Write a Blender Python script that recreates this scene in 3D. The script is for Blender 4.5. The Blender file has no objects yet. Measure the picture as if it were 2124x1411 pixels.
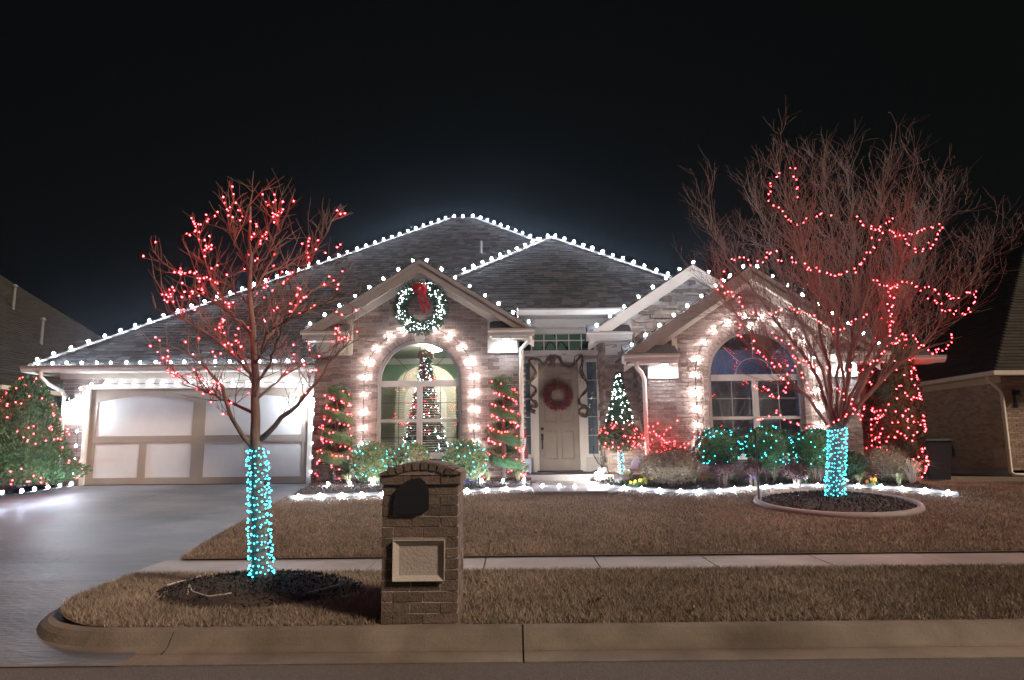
import bpy, math, random
import numpy as np
from mathutils import Matrix, Vector
HAZE = .0011
R = random.Random(7)
rng = np.random.default_rng(7)
sc = bpy.context.scene
COL = sc.collection
# ------------------------------------------------------------------ camera
F, CX, CY, HC = 1450.0, 1062.0, 705.5, 1.33
PITCH, ROLL = math.radians(8.65), math.radians(0.55)
_fw = Vector((0, math.cos(PITCH), math.sin(PITCH)))
_u0 = Vector((0, -math.sin(PITCH), math.cos(PITCH)))
_r0 = Vector((1, 0, 0))
_rt = _r0 * math.cos(ROLL) - _u0 * math.sin(ROLL)
_up = _u0 * math.cos(ROLL) + _r0 * math.sin(ROLL)
CAM = Vector((0, 0, HC))
cd = bpy.data.cameras.new('camera')
cd.sensor_width = 36.0
cd.lens = 36.0 * F / 2124.0
cd.clip_end = 3000.0
cam = bpy.data.objects.new('camera', cd)
COL.objects.link(cam)
m = Matrix((_rt, _up, -_fw)).transposed().to_4x4()
m.translation = CAM
cam.matrix_world = m
sc.camera = cam
# ------------------------------------------------------------------ night sky, street light from the right, exposure
w = bpy.data.worlds.new('World')
sc.world = w
w.use_nodes = True
bg = w.node_tree.nodes['Background']
bg.inputs['Color'].default_value = (0.0018, 0.0023, 0.0023, 1)
bg.inputs['Strength'].default_value = 1.0
sd = bpy.data.lights.new('street_glow', 'SUN')
sd.energy = 2.5
sd.angle = math.radians(9)
sd.color = (1.0, 0.78, 0.60)
sun = bpy.data.objects.new('street_glow', sd)
COL.objects.link(sun)
sun.rotation_euler = Vector((0.76, -0.40, 0.62)).to_track_quat('Z', 'Y').to_euler()
vs = sc.view_settings
vs.view_transform = 'Standard'
vs.look = 'None'
vs.exposure = 0.45
vs.gamma = 1.0
vs.use_curve_mapping = False
cy = sc.cycles
cy.use_denoising = True
cy.denoiser = 'OPENIMAGEDENOISE'
cy.denoising_input_passes = 'RGB_ALBEDO_NORMAL'
cy.max_bounces = 5
cy.diffuse_bounces = 3
cy.glossy_bounces = 2
cy.transmission_bounces = 3
cy.transparent_max_bounces = 8
cy.caustics_reflective = False
cy.caustics_refractive = False
cy.sample_clamp_indirect = 6.0
cy.use_light_tree = True
cy.filter_width = 1.5


def ray(px, py):
    return _fw + _rt * ((px - CX) / F) - _up * ((py - CY) / F)


def P(px, py, Y):
    d = ray(px, py)
    return CAM + d * (Y / d.y)


def smooth(t):
    t = min(1.0, max(0.0, t))
    return t * t * (3 - 2 * t)


def lerp(a, b, t):
    return a + (b - a) * t


YV0, YV1, YS1, YB = 5.60, 7.40, 8.32, 12.15     # verge front, verge back, walk back, bed edge


def pw(x, pts):
    for (a, za), (b, zb) in zip(pts, pts[1:]):
        if x <= b:
            return lerp(za, zb, max(0.0, (x - a) / (b - a)))
    return pts[-1][1]


def gz(X, Y):
    if Y < YS1:
        return pw(Y, [(YV0, -.016), (YV0 + .55, .045), (YV1, .075), (YV1 + .02, .055), (YS1, .065)])
    a = pw(Y, [(YS1, .085), (9.0, .19), (YB, .53), (14.2, .64), (16, .66), (60, .7)])
    b = pw(Y, [(YS1, .085), (9.0, .18), (12.2, .46), (15, .46), (19, .38), (60, .3)])
    return lerp(a, b, smooth((X - 6.8) / 2.5))


def G(px, py, dz=0.0):
    d = ray(px, py)
    t = 5.0
    for _ in range(900):
        p = CAM + d * t
        if p.z <= gz(p.x, p.y) + dz:
            return p
        t += .02
    return p


# ------------------------------------------------------------------ materials
MATS = {}


def nodes(name):
    mt = bpy.data.materials.new(name)
    mt.use_nodes = True
    nt = mt.node_tree
    return mt, nt, nt.nodes['Principled BSDF'], nt.links


def MAT(name, cols, rough=.8, nscale=6.0, nmix=.35, bump=0.0, bscale=60.0, rnd=False, spec=.3, metal=0.0, stretch=None, dirt=None):
    """cols: list of colours spread by a per-piece random value (rnd) or by noise."""
    if name in MATS:
        return MATS[name]
    mt, nt, bs, L = nodes(name)
    N = nt.nodes.new
    tc = N('ShaderNodeTexCoord')
    src = tc.outputs['Object']
    if stretch:
        mp = N('ShaderNodeMapping')
        mp.inputs['Scale'].default_value = stretch
        L.new(src, mp.inputs['Vector'])
        src = mp.outputs['Vector']
    no = N('ShaderNodeTexNoise')
    no.inputs['Scale'].default_value = nscale
    no.inputs['Detail'].default_value = 6
    no.inputs['Roughness'].default_value = .65
    L.new(src, no.inputs['Vector'])
    rp = N('ShaderNodeValToRGB')
    el = rp.color_ramp.elements
    n = len(cols)
    if n == 1:
        cols = [tuple(c * .82 for c in cols[0]), tuple(min(1, c * 1.12) for c in cols[0])]
        n = 2
    el[0].color = (*cols[0], 1)
    el[1].color = (*cols[-1], 1)
    el[0].position = 0.0 if rnd else .3
    el[1].position = 1.0 if rnd else .7
    for i in range(1, n - 1):
        e = el.new(lerp(el[0].position, el[-1].position, i / (n - 1)))
        e.color = (*cols[i], 1)
    if rnd:
        oi = N('ShaderNodeObjectInfo')
        ge = N('ShaderNodeNewGeometry')
        ad = N('ShaderNodeMath')
        ad.operation = 'ADD'
        L.new(oi.outputs['Random'], ad.inputs[0])
        L.new(ge.outputs['Random Per Island'], ad.inputs[1])
        fr = N('ShaderNodeMath')
        fr.operation = 'FRACT'
        L.new(ad.outputs[0], fr.inputs[0])
        L.new(fr.outputs[0], rp.inputs[0])
        mx = N('ShaderNodeMix')
        mx.data_type = 'RGBA'
        mx.blend_type = 'MULTIPLY'
        mx.inputs['Factor'].default_value = nmix
        r2 = N('ShaderNodeValToRGB')
        r2.color_ramp.elements[0].position = .3
        r2.color_ramp.elements[1].position = .65
        r2.color_ramp.elements[0].color = (.45, .43, .42, 1)
        r2.color_ramp.elements[1].color = (1.15, 1.12, 1.1, 1)
        L.new(no.outputs['Fac'], r2.inputs[0])
        L.new(rp.outputs[0], mx.inputs['A'])
        L.new(r2.outputs[0], mx.inputs['B'])
        out = mx.outputs['Result']
    else:
        L.new(no.outputs['Fac'], rp.inputs[0])
        out = rp.outputs[0]
    if dirt:
        n3 = N('ShaderNodeTexNoise')
        n3.inputs['Scale'].default_value = dirt[0]
        n3.inputs['Detail'].default_value = 4
        L.new(tc.outputs['Object'], n3.inputs['Vector'])
        r3 = N('ShaderNodeValToRGB')
        r3.color_ramp.elements[0].position = .35
        r3.color_ramp.elements[1].position = .65
        r3.color_ramp.elements[0].color = (*dirt[1], 1)
        r3.color_ramp.elements[1].color = (1, 1, 1, 1)
        L.new(n3.outputs['Fac'], r3.inputs[0])
        m3 = N('ShaderNodeMix')
        m3.data_type = 'RGBA'
        m3.blend_type = 'MULTIPLY'
        m3.inputs['Factor'].default_value = 1
        L.new(out, m3.inputs['A'])
        L.new(r3.outputs[0], m3.inputs['B'])
        out = m3.outputs['Result']
    L.new(out, bs.inputs['Base Color'])
    bs.inputs['Roughness'].default_value = rough
    bs.inputs['Specular IOR Level'].default_value = spec
    bs.inputs['Metallic'].default_value = metal
    if bump:
        nb = N('ShaderNodeTexNoise')
        nb.inputs['Scale'].default_value = bscale
        nb.inputs['Detail'].default_value = 4
        L.new(src, nb.inputs['Vector'])
        bp = N('ShaderNodeBump')
        bp.inputs['Strength'].default_value = bump
        bp.inputs['Distance'].default_value = .02
        L.new(nb.outputs['Fac'], bp.inputs['Height'])
        L.new(bp.outputs[0], bs.inputs['Normal'])
    MATS[name] = mt
    return mt


def EMIT(name, col, strength):
    if name in MATS:
        return MATS[name]
    mt, nt, bs, L = nodes(name)
    nt.nodes.remove(bs)
    e = nt.nodes.new('ShaderNodeEmission')
    e.inputs['Color'].default_value = (*col, 1)
    e.inputs['Strength'].default_value = strength
    L.new(e.outputs[0], nt.nodes['Material Output'].inputs['Surface'])
    MATS[name] = mt
    return mt


def GLASS(name, tint=(1, 1, 1), refl=.10):
    if name in MATS:
        return MATS[name]
    mt, nt, bs, L = nodes(name)
    nt.nodes.remove(bs)
    t = nt.nodes.new('ShaderNodeBsdfTransparent')
    t.inputs['Color'].default_value = (*tint, 1)
    g = nt.nodes.new('ShaderNodeBsdfGlossy')
    g.inputs['Roughness'].default_value = .03
    mx = nt.nodes.new('ShaderNodeMixShader')
    mx.inputs[0].default_value = refl
    L.new(t.outputs[0], mx.inputs[1])
    L.new(g.outputs[0], mx.inputs[2])
    L.new(mx.outputs[0], nt.nodes['Material Output'].inputs['Surface'])
    MATS[name] = mt
    return mt


BRICK = MAT('brick_house', [(.165, .115, .10), (.235, .17, .148), (.285, .215, .188), (.36, .285, .25)], .9, 22, .55, .5, 90, rnd=True)
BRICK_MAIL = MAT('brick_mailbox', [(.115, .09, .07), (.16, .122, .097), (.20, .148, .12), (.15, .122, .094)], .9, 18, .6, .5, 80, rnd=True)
BRICK_NB = MAT('brick_neighbour', [(.28, .21, .165), (.37, .29, .23), (.45, .36, .29)], .9, 20, .4, .3, 80, rnd=True)
MORTAR = MAT('mortar', [(.34, .30, .28), (.46, .42, .39)], .95, 14, bump=.4)
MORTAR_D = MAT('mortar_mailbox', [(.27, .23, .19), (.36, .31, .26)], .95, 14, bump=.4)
STONE = MAT('ledge_stone', [(.27, .21, .17), (.42, .34, .28), (.52, .44, .38), (.34, .28, .24)], .9, 9, .6, .7, 40, rnd=True)
SHINGLE = MAT('shingle', [(.026, .024, .024), (.05, .046, .046), (.088, .081, .08)], .92, 9, .5, .4, 120, rnd=True)
SHINGLE_NB = MAT('shingle_brown', [(.030, .027, .020), (.046, .042, .033)], .95, 20, .5, rnd=True)
CREAM = MAT('cream_paint', [(.60, .55, .47), (.70, .65, .57)], .55, 1.6, bump=.05)
SOFFIT = MAT('cream_soffit', [(.62, .58, .5), (.72, .67, .59)], .6, 2)
FASCIA = MAT('taupe_lip_and_shaded_rake', [(.24, .20, .175), (.31, .265, .235)], .6, 2.5)  # brown gutter lips; on rake boards, cream paint darkened for shade
DOORTAUPE = MAT('taupe_door_paint', [(.24, .19, .145), (.29, .235, .18)], .5, 3)
GARTRIM = MAT('taupe_garage_trim', [(.34, .275, .22), (.39, .325, .26)], .55, 2)
WHITEP = MAT('white_panel_paint', [(.68, .67, .65), (.76, .75, .73)], .45, 1.5, bump=.03)
SIDING = MAT('siding_paint', [(.50, .47, .41), (.58, .55, .49)], .6, 3)
VINYL = MAT('window_vinyl', [(.50, .48, .47), (.58, .56, .55)], .4, 4)
CONC = MAT('concrete', [(.25, .24, .235), (.34, .33, .32)], .62, 1.3, bump=.25, bscale=45, dirt=(.9, (.72, .71, .70)))
DRIVE = MAT('driveway_concrete', [(.105, .11, .122), (.195, .20, .215)], .56, .9, bump=.4, bscale=9, spec=.4, stretch=(1, 3.0, 1), dirt=(.7, (.52, .53, .56)))
CURBM = MAT('curb_concrete', [(.19, .16, .13), (.27, .23, .19)], .85, 3, bump=.3, bscale=60, dirt=(.9, (.48, .46, .44)))
ASPH = MAT('asphalt', [(.075, .068, .065), (.20, .18, .165)], .95, 90, bump=.8, bscale=160)
DIRT = MAT('lawn_soil', [(.13, .10, .075), (.20, .155, .115)], .95, 9)
GRASS = MAT('dormant_grass', [(.27, .212, .168), (.35, .282, .23), (.43, .36, .295), (.31, .25, .195), (.24, .225, .14)], .85, 1.6, .6, rnd=True, dirt=(.55, (.70, .67, .63)))
MULCH = MAT('mulch', [(.018, .014, .012), (.035, .027, .022), (.075, .06, .05)], .95, 20, rnd=True)
BARK = MAT('bark', [(.15, .115, .095), (.22, .175, .15)], .9, 16, bump=.5, stretch=(1, 1, .3))
TWIG = MAT('twig_bark', [(.15, .10, .085), (.22, .155, .135)], .9, 8)
LEAF_C = MAT('conifer_leaf', [(.04, .105, .045), (.065, .165, .065), (.11, .22, .095)], .7, 4, .5, rnd=True)
LEAF_D = MAT('dark_conifer_leaf', [(.02, .05, .025), (.035, .08, .035), (.06, .11, .05)], .7, 4, .5, rnd=True)
LEAF_V = MAT('variegated_leaf', [(.11, .20, .07), (.21, .29, .11), (.36, .36, .20), (.44, .33, .22)], .6, 4, .3, rnd=True)
LEAF_B = MAT('boxwood_leaf', [(.035, .095, .035), (.06, .15, .05), (.10, .21, .075)], .55, 4, .5, rnd=True)
DRYLEAF = MAT('dry_shrub_leaf', [(.13, .095, .06), (.22, .165, .105), (.32, .25, .165)], .85, 4, .4, rnd=True)
PLUM = MAT('plum_leaf', [(.07, .035, .035), (.13, .065, .06)], .8, 4, .3, rnd=True)
STRAW = MAT('straw_blade', [(.45, .38, .28), (.60, .52, .40)], .8, 4, .3, rnd=True)
LILY = MAT('liriope_blade', [(.20, .24, .10), (.34, .36, .18), (.45, .42, .26)], .6, 4, .3, rnd=True)
BLACKM = MAT('black_metal', [(.012, .012, .013), (.02, .02, .021)], .5, 6)
DARKCORD = MAT('green_wire', [(.012, .02, .014)], .6)
GALV = MAT('grey_metal', [(.20, .20, .20), (.28, .28, .275)], .5, 8, metal=.3)
REDRIB = MAT('red_ribbon', [(.34, .010, .012), (.46, .018, .02)], .5, 8)
BERRY = MAT('berry_red', [(.20, .018, .022), (.33, .035, .04), (.24, .09, .07)], .5, 5, .3, rnd=True)
VINE = MAT('grapevine', [(.10, .065, .05), (.17, .115, .09)], .85, 12)
PALEBLUE = MAT('pale_blue_paint', [(.42, .56, .68), (.50, .63, .73)], .6, 5)
PLASTIC = MAT('white_plastic', [(.68, .67, .65), (.76, .75, .73)], .35)
BINM = MAT('dark_bin', [(.012, .013, .015), (.02, .021, .023)], .5)
GREENW = MAT('room_green', [(.22, .33, .22), (.26, .37, .25)], .8, 1)
CEILW = MAT('room_white', [(.7, .68, .62)], .8, 1)
BLUEW = MAT('room_blue', [(.13, .15, .25), (.16, .18, .29)], .8, 1)
CREAMC = MAT('cream_fabric', [(.50, .47, .39), (.60, .56, .47)], .8, 3)
PANE = GLASS('window_glass', (.93, .95, .95), .10)
PANE_D = GLASS('dim_glass', (.8, .84, .86), .16)
# lamp light
E_WHITE = EMIT('bulb_cool_white', (.72, .82, 1.0), 260)
E_WARMW = EMIT('bulb_white', (.98, .94, .95), 170)
E_GAR = EMIT('bulb_garage_white', (.80, .86, 1.0), 36)
E_RED = EMIT('bulb_red', (1.0, .020, .026), 72)
E_CYAN = EMIT('bulb_cyan', (.03, .50, .66), 13)
E_MINIW = EMIT('mini_bulb_white', (.84, .92, 1.0), 24)
E_LANT = EMIT('lantern_lamp', (.82, .90, 1.0), 620)
E_DOWN = EMIT('downlight_lamp', (.74, .88, 1.0), 330)
E_CEIL = EMIT('room_lamp', (1.0, .95, .82), 130)
BULBGLOW = {'g': E_GAR, 'w': E_WHITE, 'a': E_WARMW, 'r': E_RED, 'c': E_CYAN, 'm': E_MINIW}

# ------------------------------------------------------------------ object helpers
LOC = {}


def link(o, parent=None):
    COL.objects.link(o)
    if parent is not None:
        o.parent = parent
        o.matrix_parent_inverse = Matrix.Translation(-LOC.get(parent.name, Vector((0, 0, 0))))
    return o


def T(name, label, cat, loc, group=None):
    o = bpy.data.objects.new(name, None)
    o.empty_display_size = .1
    COL.objects.link(o)
    o.location = loc
    LOC[o.name] = Vector(loc)
    o['label'] = label
    o['category'] = cat
    if group:
        o['group'] = group
    return o


class MB:
    def __init__(s):
        s.v, s.f = [], []

    def poly(s, pts):
        i = len(s.v)
        s.v += [tuple(p) for p in pts]
        s.f.append(tuple(range(i, i + len(pts))))
        return s

    def hexa(s, a):
        """8 corners: bottom ring 0-3, top ring 4-7"""
        i = len(s.v)
        s.v += [tuple(p) for p in a]
        for q in ((0, 3, 2, 1), (4, 5, 6, 7), (0, 1, 5, 4), (1, 2, 6, 5), (2, 3, 7, 6), (3, 0, 4, 7)):
            s.f.append(tuple(i + k for k in q))
        return s

    def box(s, x0, x1, y0, y1, z0, z1):
        return s.hexa([(x0, y0, z0), (x1, y0, z0), (x1, y1, z0), (x0, y1, z0), (x0, y0, z1), (x1, y0, z1), (x1, y1, z1), (x0, y1, z1)])

    def prism(s, pts, d):
        """extrude a polygon by vector d"""
        n = len(pts)
        i = len(s.v)
        d = Vector(d)
        s.v += [tuple(p) for p in pts] + [tuple(Vector(p) + d) for p in pts]
        s.f.append(tuple(range(i + n - 1, i - 1, -1)))
        s.f.append(tuple(range(i + n, i + 2 * n)))
        for k in range(n):
            k2 = (k + 1) % n
            s.f.append((i + k, i + k2, i + n + k2, i + n + k))
        return s

    def tube(s, pts, rad, n=6, cap=True):
        pts = [Vector(p) for p in pts]
        if not hasattr(rad, '__len__'):
            rad = [rad] * len(pts)
        base = len(s.v)
        ref = None
        for k, p in enumerate(pts):
            t = (pts[min(k + 1, len(pts) - 1)] - pts[max(k - 1, 0)])
            if t.length < 1e-9:
                t = Vector((0, 0, 1))
            t.normalize()
            if ref is None:
                ref = Vector((1, 0, 0)) if abs(t.x) < .8 else Vector((0, 1, 0))
            a = ref - t * ref.dot(t)
            if a.length < 1e-5:
                a = t.orthogonal()
            a.normalize()
            ref = a
            b = t.cross(a)
            for j in range(n):
                th = 2 * math.pi * j / n
                s.v.append(tuple(p + (a * math.cos(th) + b * math.sin(th)) * rad[k]))
        for k in range(len(pts) - 1):
            for j in range(n):
                j2 = (j + 1) % n
                s.f.append((base + k * n + j, base + k * n + j2, base + (k + 1) * n + j2, base + (k + 1) * n + j))
        if cap:
            s.f.append(tuple(base + j for j in range(n - 1, -1, -1)))
            s.f.append(tuple(base + (len(pts) - 1) * n + j for j in range(n)))
        return s

    def lathe(s, prof, c, n=12, sx=1, sy=1):
        """prof: list of (r,z) from bottom to top, about vertical axis through c"""
        base = len(s.v)
        for r, z in prof:
            for j in range(n):
                th = 2 * math.pi * j / n
                s.v.append((c[0] + r * sx * math.cos(th), c[1] + r * sy * math.sin(th), c[2] + z))
        for k in range(len(prof) - 1):
            for j in range(n):
                j2 = (j + 1) % n
                s.f.append((base + k * n + j, base + k * n + j2, base + (k + 1) * n + j2, base + (k + 1) * n + j))
        s.f.append(tuple(base + j for j in range(n - 1, -1, -1)))
        s.f.append(tuple(base + (len(prof) - 1) * n + j for j in range(n)))
        return s

    def mesh(s, name, mat, smooth=False):
        me = bpy.data.meshes.new(name)
        me.from_pydata(s.v, [], s.f)
        me.update()
        if mat:
            me.materials.append(mat)
        if smooth:
            me.polygons.foreach_set('use_smooth', [True] * len(me.polygons))
        return me

    def build(s, name, mat, parent=None, smooth=False, kind=None, label=None, cat=None, group=None):
        o = bpy.data.objects.new(name, s.mesh(name, mat, smooth))
        link(o, parent)
        for k, v in (('kind', kind), ('label', label), ('category', cat), ('group', group)):
            if v:
                o[k] = v
        return o


def npmesh(name, verts, faces, mat, parent=None, smooth=False, **kw):
    """verts (n,3) array; faces (m,k) array"""
    me = bpy.data.meshes.new(name)
    n, k = faces.shape
    me.vertices.add(len(verts))
    me.vertices.foreach_set('co', np.asarray(verts, np.float32).ravel())
    me.loops.add(n * k)
    me.loops.foreach_set('vertex_index', faces.astype(np.int32).ravel())
    me.polygons.add(n)
    me.polygons.foreach_set('loop_start', np.arange(0, n * k, k, dtype=np.int32))
    me.update(calc_edges=True)
    me.validate()
    me.materials.append(mat)
    o = bpy.data.objects.new(name, me)
    link(o, parent)
    for a, b in kw.items():
        if b:
            o[a if a != 'cat' else 'category'] = b
    return o


def leaves(name, pts, dirs, length, width, mat, parent, spread=.6, **kw):
    """leaf-sized pointed quads at pts, pointing about along dirs"""
    pts = np.asarray(pts, float)
    n = len(pts)
    d = np.asarray(dirs, float) + rng.normal(0, spread, (n, 3))
    d /= np.linalg.norm(d, axis=1)[:, None] + 1e-9
    a = np.cross(d, rng.normal(0, 1, (n, 3)))
    a /= np.linalg.norm(a, axis=1)[:, None] + 1e-9
    l = (length * rng.uniform(.6, 1.35, n))[:, None]
    wd = (width * rng.uniform(.7, 1.3, n))[:, None]
    v = np.stack([pts, pts + d * l * .45 + a * wd * .5, pts + d * l, pts + d * l * .45 - a * wd * .5], 1).reshape(-1, 3)
    return npmesh(name, v, np.arange(4 * n).reshape(n, 4), mat, parent, **kw)


def sph(n):
    d = rng.normal(0, 1, (n, 3))
    return d / np.linalg.norm(d, axis=1)[:, None]


# ------------------------------------------------------------------ bulbs
def bulb_mesh(name, r, ln, mat, n=6):
    return MB().lathe([(r * .45, -ln * .5), (r * .95, -ln * .22), (r, 0), (r * .72, ln * .28), (r * .2, ln * .5)], (0, 0, 0), n).mesh(name, mat, True)


BM = {}


def bulbs(parent, pts, kind, r=.034, ln=None, tilt=.25):
    r *= .74
    ln = ln * .74 if ln else None
    ln = ln or r * 2.3
    key = (kind, round(r, 4), round(ln, 4))
    if key not in BM:
        BM[key] = bulb_mesh('bulb', r, ln, BULBGLOW[kind], 8 if r > .025 else 5)
    for p in pts:
        o = bpy.data.objects.new('bulb', BM[key])
        o.location = p
        o.rotation_euler = (R.gauss(0, tilt), R.gauss(0, tilt), R.uniform(0, 6))
        k_ = R.uniform(.8, 1.1)
        o.scale = (k_, k_, k_)
        link(o, parent)


def along(pts, step, jit=0.0, start=.5):
    pts = [Vector(p) for p in pts]
    seg = [(b - a).length for a, b in zip(pts, pts[1:])]
    tot = sum(seg)
    n = max(1, int(round(tot / step)))
    out = []
    for i in range(n):
        s = (i + start) * tot / n + R.uniform(-jit, jit)
        k = 0
        while k < len(seg) - 1 and s > seg[k]:
            s -= seg[k]
            k += 1
        out.append(pts[k].lerp(pts[k + 1], max(0, min(1, s / max(seg[k], 1e-6)))))
    return out


def light_string(label, path, step, kind='w', r=.034, off=(0, 0, .05), jit=.015, cordr=.006, group=None, pts=None):
    t = T('string_lights', label, 'string lights', path[0], group)
    off = Vector(off)
    MB().tube([Vector(p) + off * .25 for p in path], cordr, 4).build('cord', DARKCORD, t)
    bulbs(t, [Vector(p) + off for p in (pts or along(path, step, jit))], kind, r)
    return t


# ================================================================== THE SETTING
def grid(name, xs, ys, zf, mat, **kw):
    xs, ys = list(xs), list(ys)
    mb = MB()
    for y in ys:
        for x in xs:
            mb.v.append((x, y, zf(x, y)))
    n = len(xs)
    for j in range(len(ys) - 1):
        for i in range(n - 1):
            mb.f.append((j * n + i, j * n + i + 1, (j + 1) * n + i + 1, (j + 1) * n + i))
    return mb.build(name, mat, smooth=True, **kw)


GROUND = MAT('ground_far', [(.10, .08, .06), (.16, .125, .09)], .95, 2)
MB().poly([(-900, -900, -.36), (900, -900, -.36), (900, 900, -.36), (-900, 900, -.36)]).build('ground', GROUND, kind='structure', label='dark open ground beyond the gardens', cat='ground')
grid('street', np.linspace(-45, 45, 10), [-12, -4, 0, 3, 4.6, 5.12], lambda x, y: -.152 + .02 * max(0, min(1, (4 - y) / 6)), ASPH, kind='structure', label='dark asphalt street along the concrete gutter', cat='street')
DX0, DX1 = -9.75, -3.86


def dz(x, y):
    return pw(y, [(5.1, -.145), (6.0, -.085), (7.4, .035), (8.32, .055), (9.2, .13), (14.2, .53), (15.75, .575)])


# lawn (soil under the grass)
grid('lawn', list(np.linspace(DX1, 12, 26)) + [16, 22, 34], list(np.linspace(YS1, 15, 26)) + [17, 19, 22, 30, 60], gz, DIRT, kind='structure', label='tan dormant front lawn sloping up from the pavement', cat='lawn')
grid('lawn', [-34, -22, -15, -11, DX0], list(np.linspace(YS1, 15, 12)) + [19, 30, 60], lambda x, y: gz(x, y) - .01, DIRT, kind='structure', label='lawn beyond the far side of the driveway', cat='lawn')
# verge: rounded at the driveway end
VX0, VR = -3.90, .95


def vleft(y):
    yc = YV0 + VR
    if y < yc:
        return VX0 + VR - math.sqrt(max(0, VR * VR - (yc - y) ** 2))
    return VX0


mb = MB()
vy = list(np.linspace(YV0, YV0 + VR, 14)) + list(np.linspace(YV0 + VR, YV1, 6))[1:]
vxs = np.linspace(0, 1, 40)
for y in vy:
    for t in vxs:
        x = lerp(vleft(y), 26, t ** 1.6)
        mb.v.append((x, y, gz(x, y)))
for j in range(len(vy) - 1):
    for i in range(39):
        mb.f.append((j * 40 + i, j * 40 + i + 1, (j + 1) * 40 + i + 1, (j + 1) * 40 + i))
mb.build('verge', DIRT, kind='structure', label='grass verge between the kerb and the pavement', cat='verge')
# sidewalk slabs
sw = T('sidewalk', 'pale concrete pavement of square slabs crossing the lawn', 'sidewalk', (0, 7.8, .06))
sw['kind'] = 'structure'
SLAB = .0
x = -4.02
k = 0
while x < 16:
    ww = 1.235
    mb = MB()
    ns = 3
    mb.hexa([(x, YV1 - .3, -.02), (x + ww - .016, YV1 - .3, -.02), (x + ww - .016, YS1 + .03, -.02), (x, YS1 + .03, -.02),
             (x, YV1 - .3, .05 + R.uniform(-.002, .002)), (x + ww - .016, YV1 - .3, .05), (x + ww - .016, YS1 + .03, .066 + R.uniform(-.002, .003)), (x, YS1 + .03, .066)])
    mb.build('slab', CONC, sw)
    x += ww
MB().box(-4.03, 26, YV1 - .28, YS1, -.05, .042).build('joint_bed', DIRT, sw)
# driveway slabs
dw = T('driveway', 'broad grey concrete driveway leading up to the garage door', 'driveway', (-6.8, 10, .2))
dw['kind'] = 'structure'
for (y0, y1) in ((8.34, 11.9), (11.915, 15.58)):
    for (xa, xb) in ((DX0, -6.815), (-6.8, DX1)):
        ys = np.linspace(y0, y1, 12)
        mb = MB()
        for y in ys:
            for xx in (xa, xb):
                mb.v.append((xx, y, dz(xx, y)))
        for j in range(11):
            mb.f.append((2 * j, 2 * j + 1, 2 * j + 3, 2 * j + 2))
        mb.build('slab', DRIVE, dw, smooth=True)
for (xa, xb) in ((-22, DX0 - .01), (DX0, -6.82), (-6.8, VX0 - .012)):
    mb = MB()
    ys = np.linspace(YV1 - .05, 8.32, 4)
    for y in ys:
        for xx in (xa, xb):
            mb.v.append((xx, y, dz(xx, y)))
    for j in range(3):
        mb.f.append((2 * j, 2 * j + 1, 2 * j + 3, 2 * j + 2))
    mb.build('slab', DRIVE, dw, smooth=True)
# apron down to the street (flares round the verge)
mb = MB()
ys = np.linspace(5.11, YV1 - .06, 16)
for y in ys:
    xr = vleft(max(y, YV0)) - .0 if y > YV0 else VX0 + VR + .3
    for xx in (-12.5, -9, -6.5, xr - .1):
        mb.v.append((xx, y, dz(xx, y)))
for j in range(15):
    for i in range(3):
        mb.f.append((4 * j + i, 4 * j + i + 1, 4 * j + i + 5, 4 * j + i + 4))
mb.build('apron', DRIVE, dw, smooth=True)
MB().poly([(-12, 8.25, -.2), (-3.8, 8.25, -.2), (-3.8, 15.6, .3), (-12, 15.6, .3)]).build('joint_bed', DIRT, dw)
# kerb: profile swept along the verge edge, cut in segments with joints
kp = []
for xx in np.linspace(26, VX0 + VR, 60):
    kp.append((xx, YV0, 0, -1, 1))
for a in np.linspace(0, 1, 16)[1:]:
    th = a * math.pi / 2
    kp.append((VX0 + VR - VR * math.sin(th), YV0 + VR - VR * math.cos(th), -math.sin(th), -math.cos(th), 1 - .75 * a ** 2))
for t in np.linspace(0, 1, 5)[1:]:
    kp.append((VX0, lerp(YV0 + VR, YV1 - .1, t), -1, 0, .25 * (1 - t)))
PROF = [(-.02, -.10), (-.02, -.012), (.045, -.012), (.085, -.02), (.13, -.055), (.175, -.105), (.215, -.124), (.26, -.132)]
kb = T('curb', 'rounded concrete kerb edging the verge and curving into the driveway', 'kerb', (0, YV0, 0))
kb['kind'] = 'structure'
cuts = [60 - 1 - 3, 60 + 18]
segs = []
cum = [0]
for a, b in zip(kp, kp[1:]):
    cum.append(cum[-1] + math.hypot(b[0] - a[0], b[1] - a[1]))


def kpt(s):
    for i in range(len(cum) - 1):
        if s <= cum[i + 1]:
            t = (s - cum[i]) / max(1e-6, cum[i + 1] - cum[i])
            return [lerp(u, v, t) for u, v in zip(kp[i], kp[i + 1])]
    return list(kp[-1])


def sweep(s0, s1, prof, n):
    mb = MB()
    for i in range(n + 1):
        q = kpt(lerp(s0, s1, i / n))
        for o_, z_ in prof:
            base = dz(0, q[1] + q[3] * o_) if q[4] < 1 else -.132
            z = lerp(min(base + .012, .0), z_, q[4]) if z_ > -.09 else lerp(base - .02, z_, q[4])
            mb.v.append((q[0] + q[2] * o_, q[1] + q[3] * o_, z))
    m_ = len(prof)
    for i in range(n):
        for j in range(m_ - 1):
            mb.f.append((i * m_ + j, i * m_ + j + 1, (i + 1) * m_ + j + 1, (i + 1) * m_ + j))
    mb.f.append(tuple(range(m_)))
    mb.f.append(tuple(n * m_ + j for j in range(m_ - 1, -1, -1)))
    return mb


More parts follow.
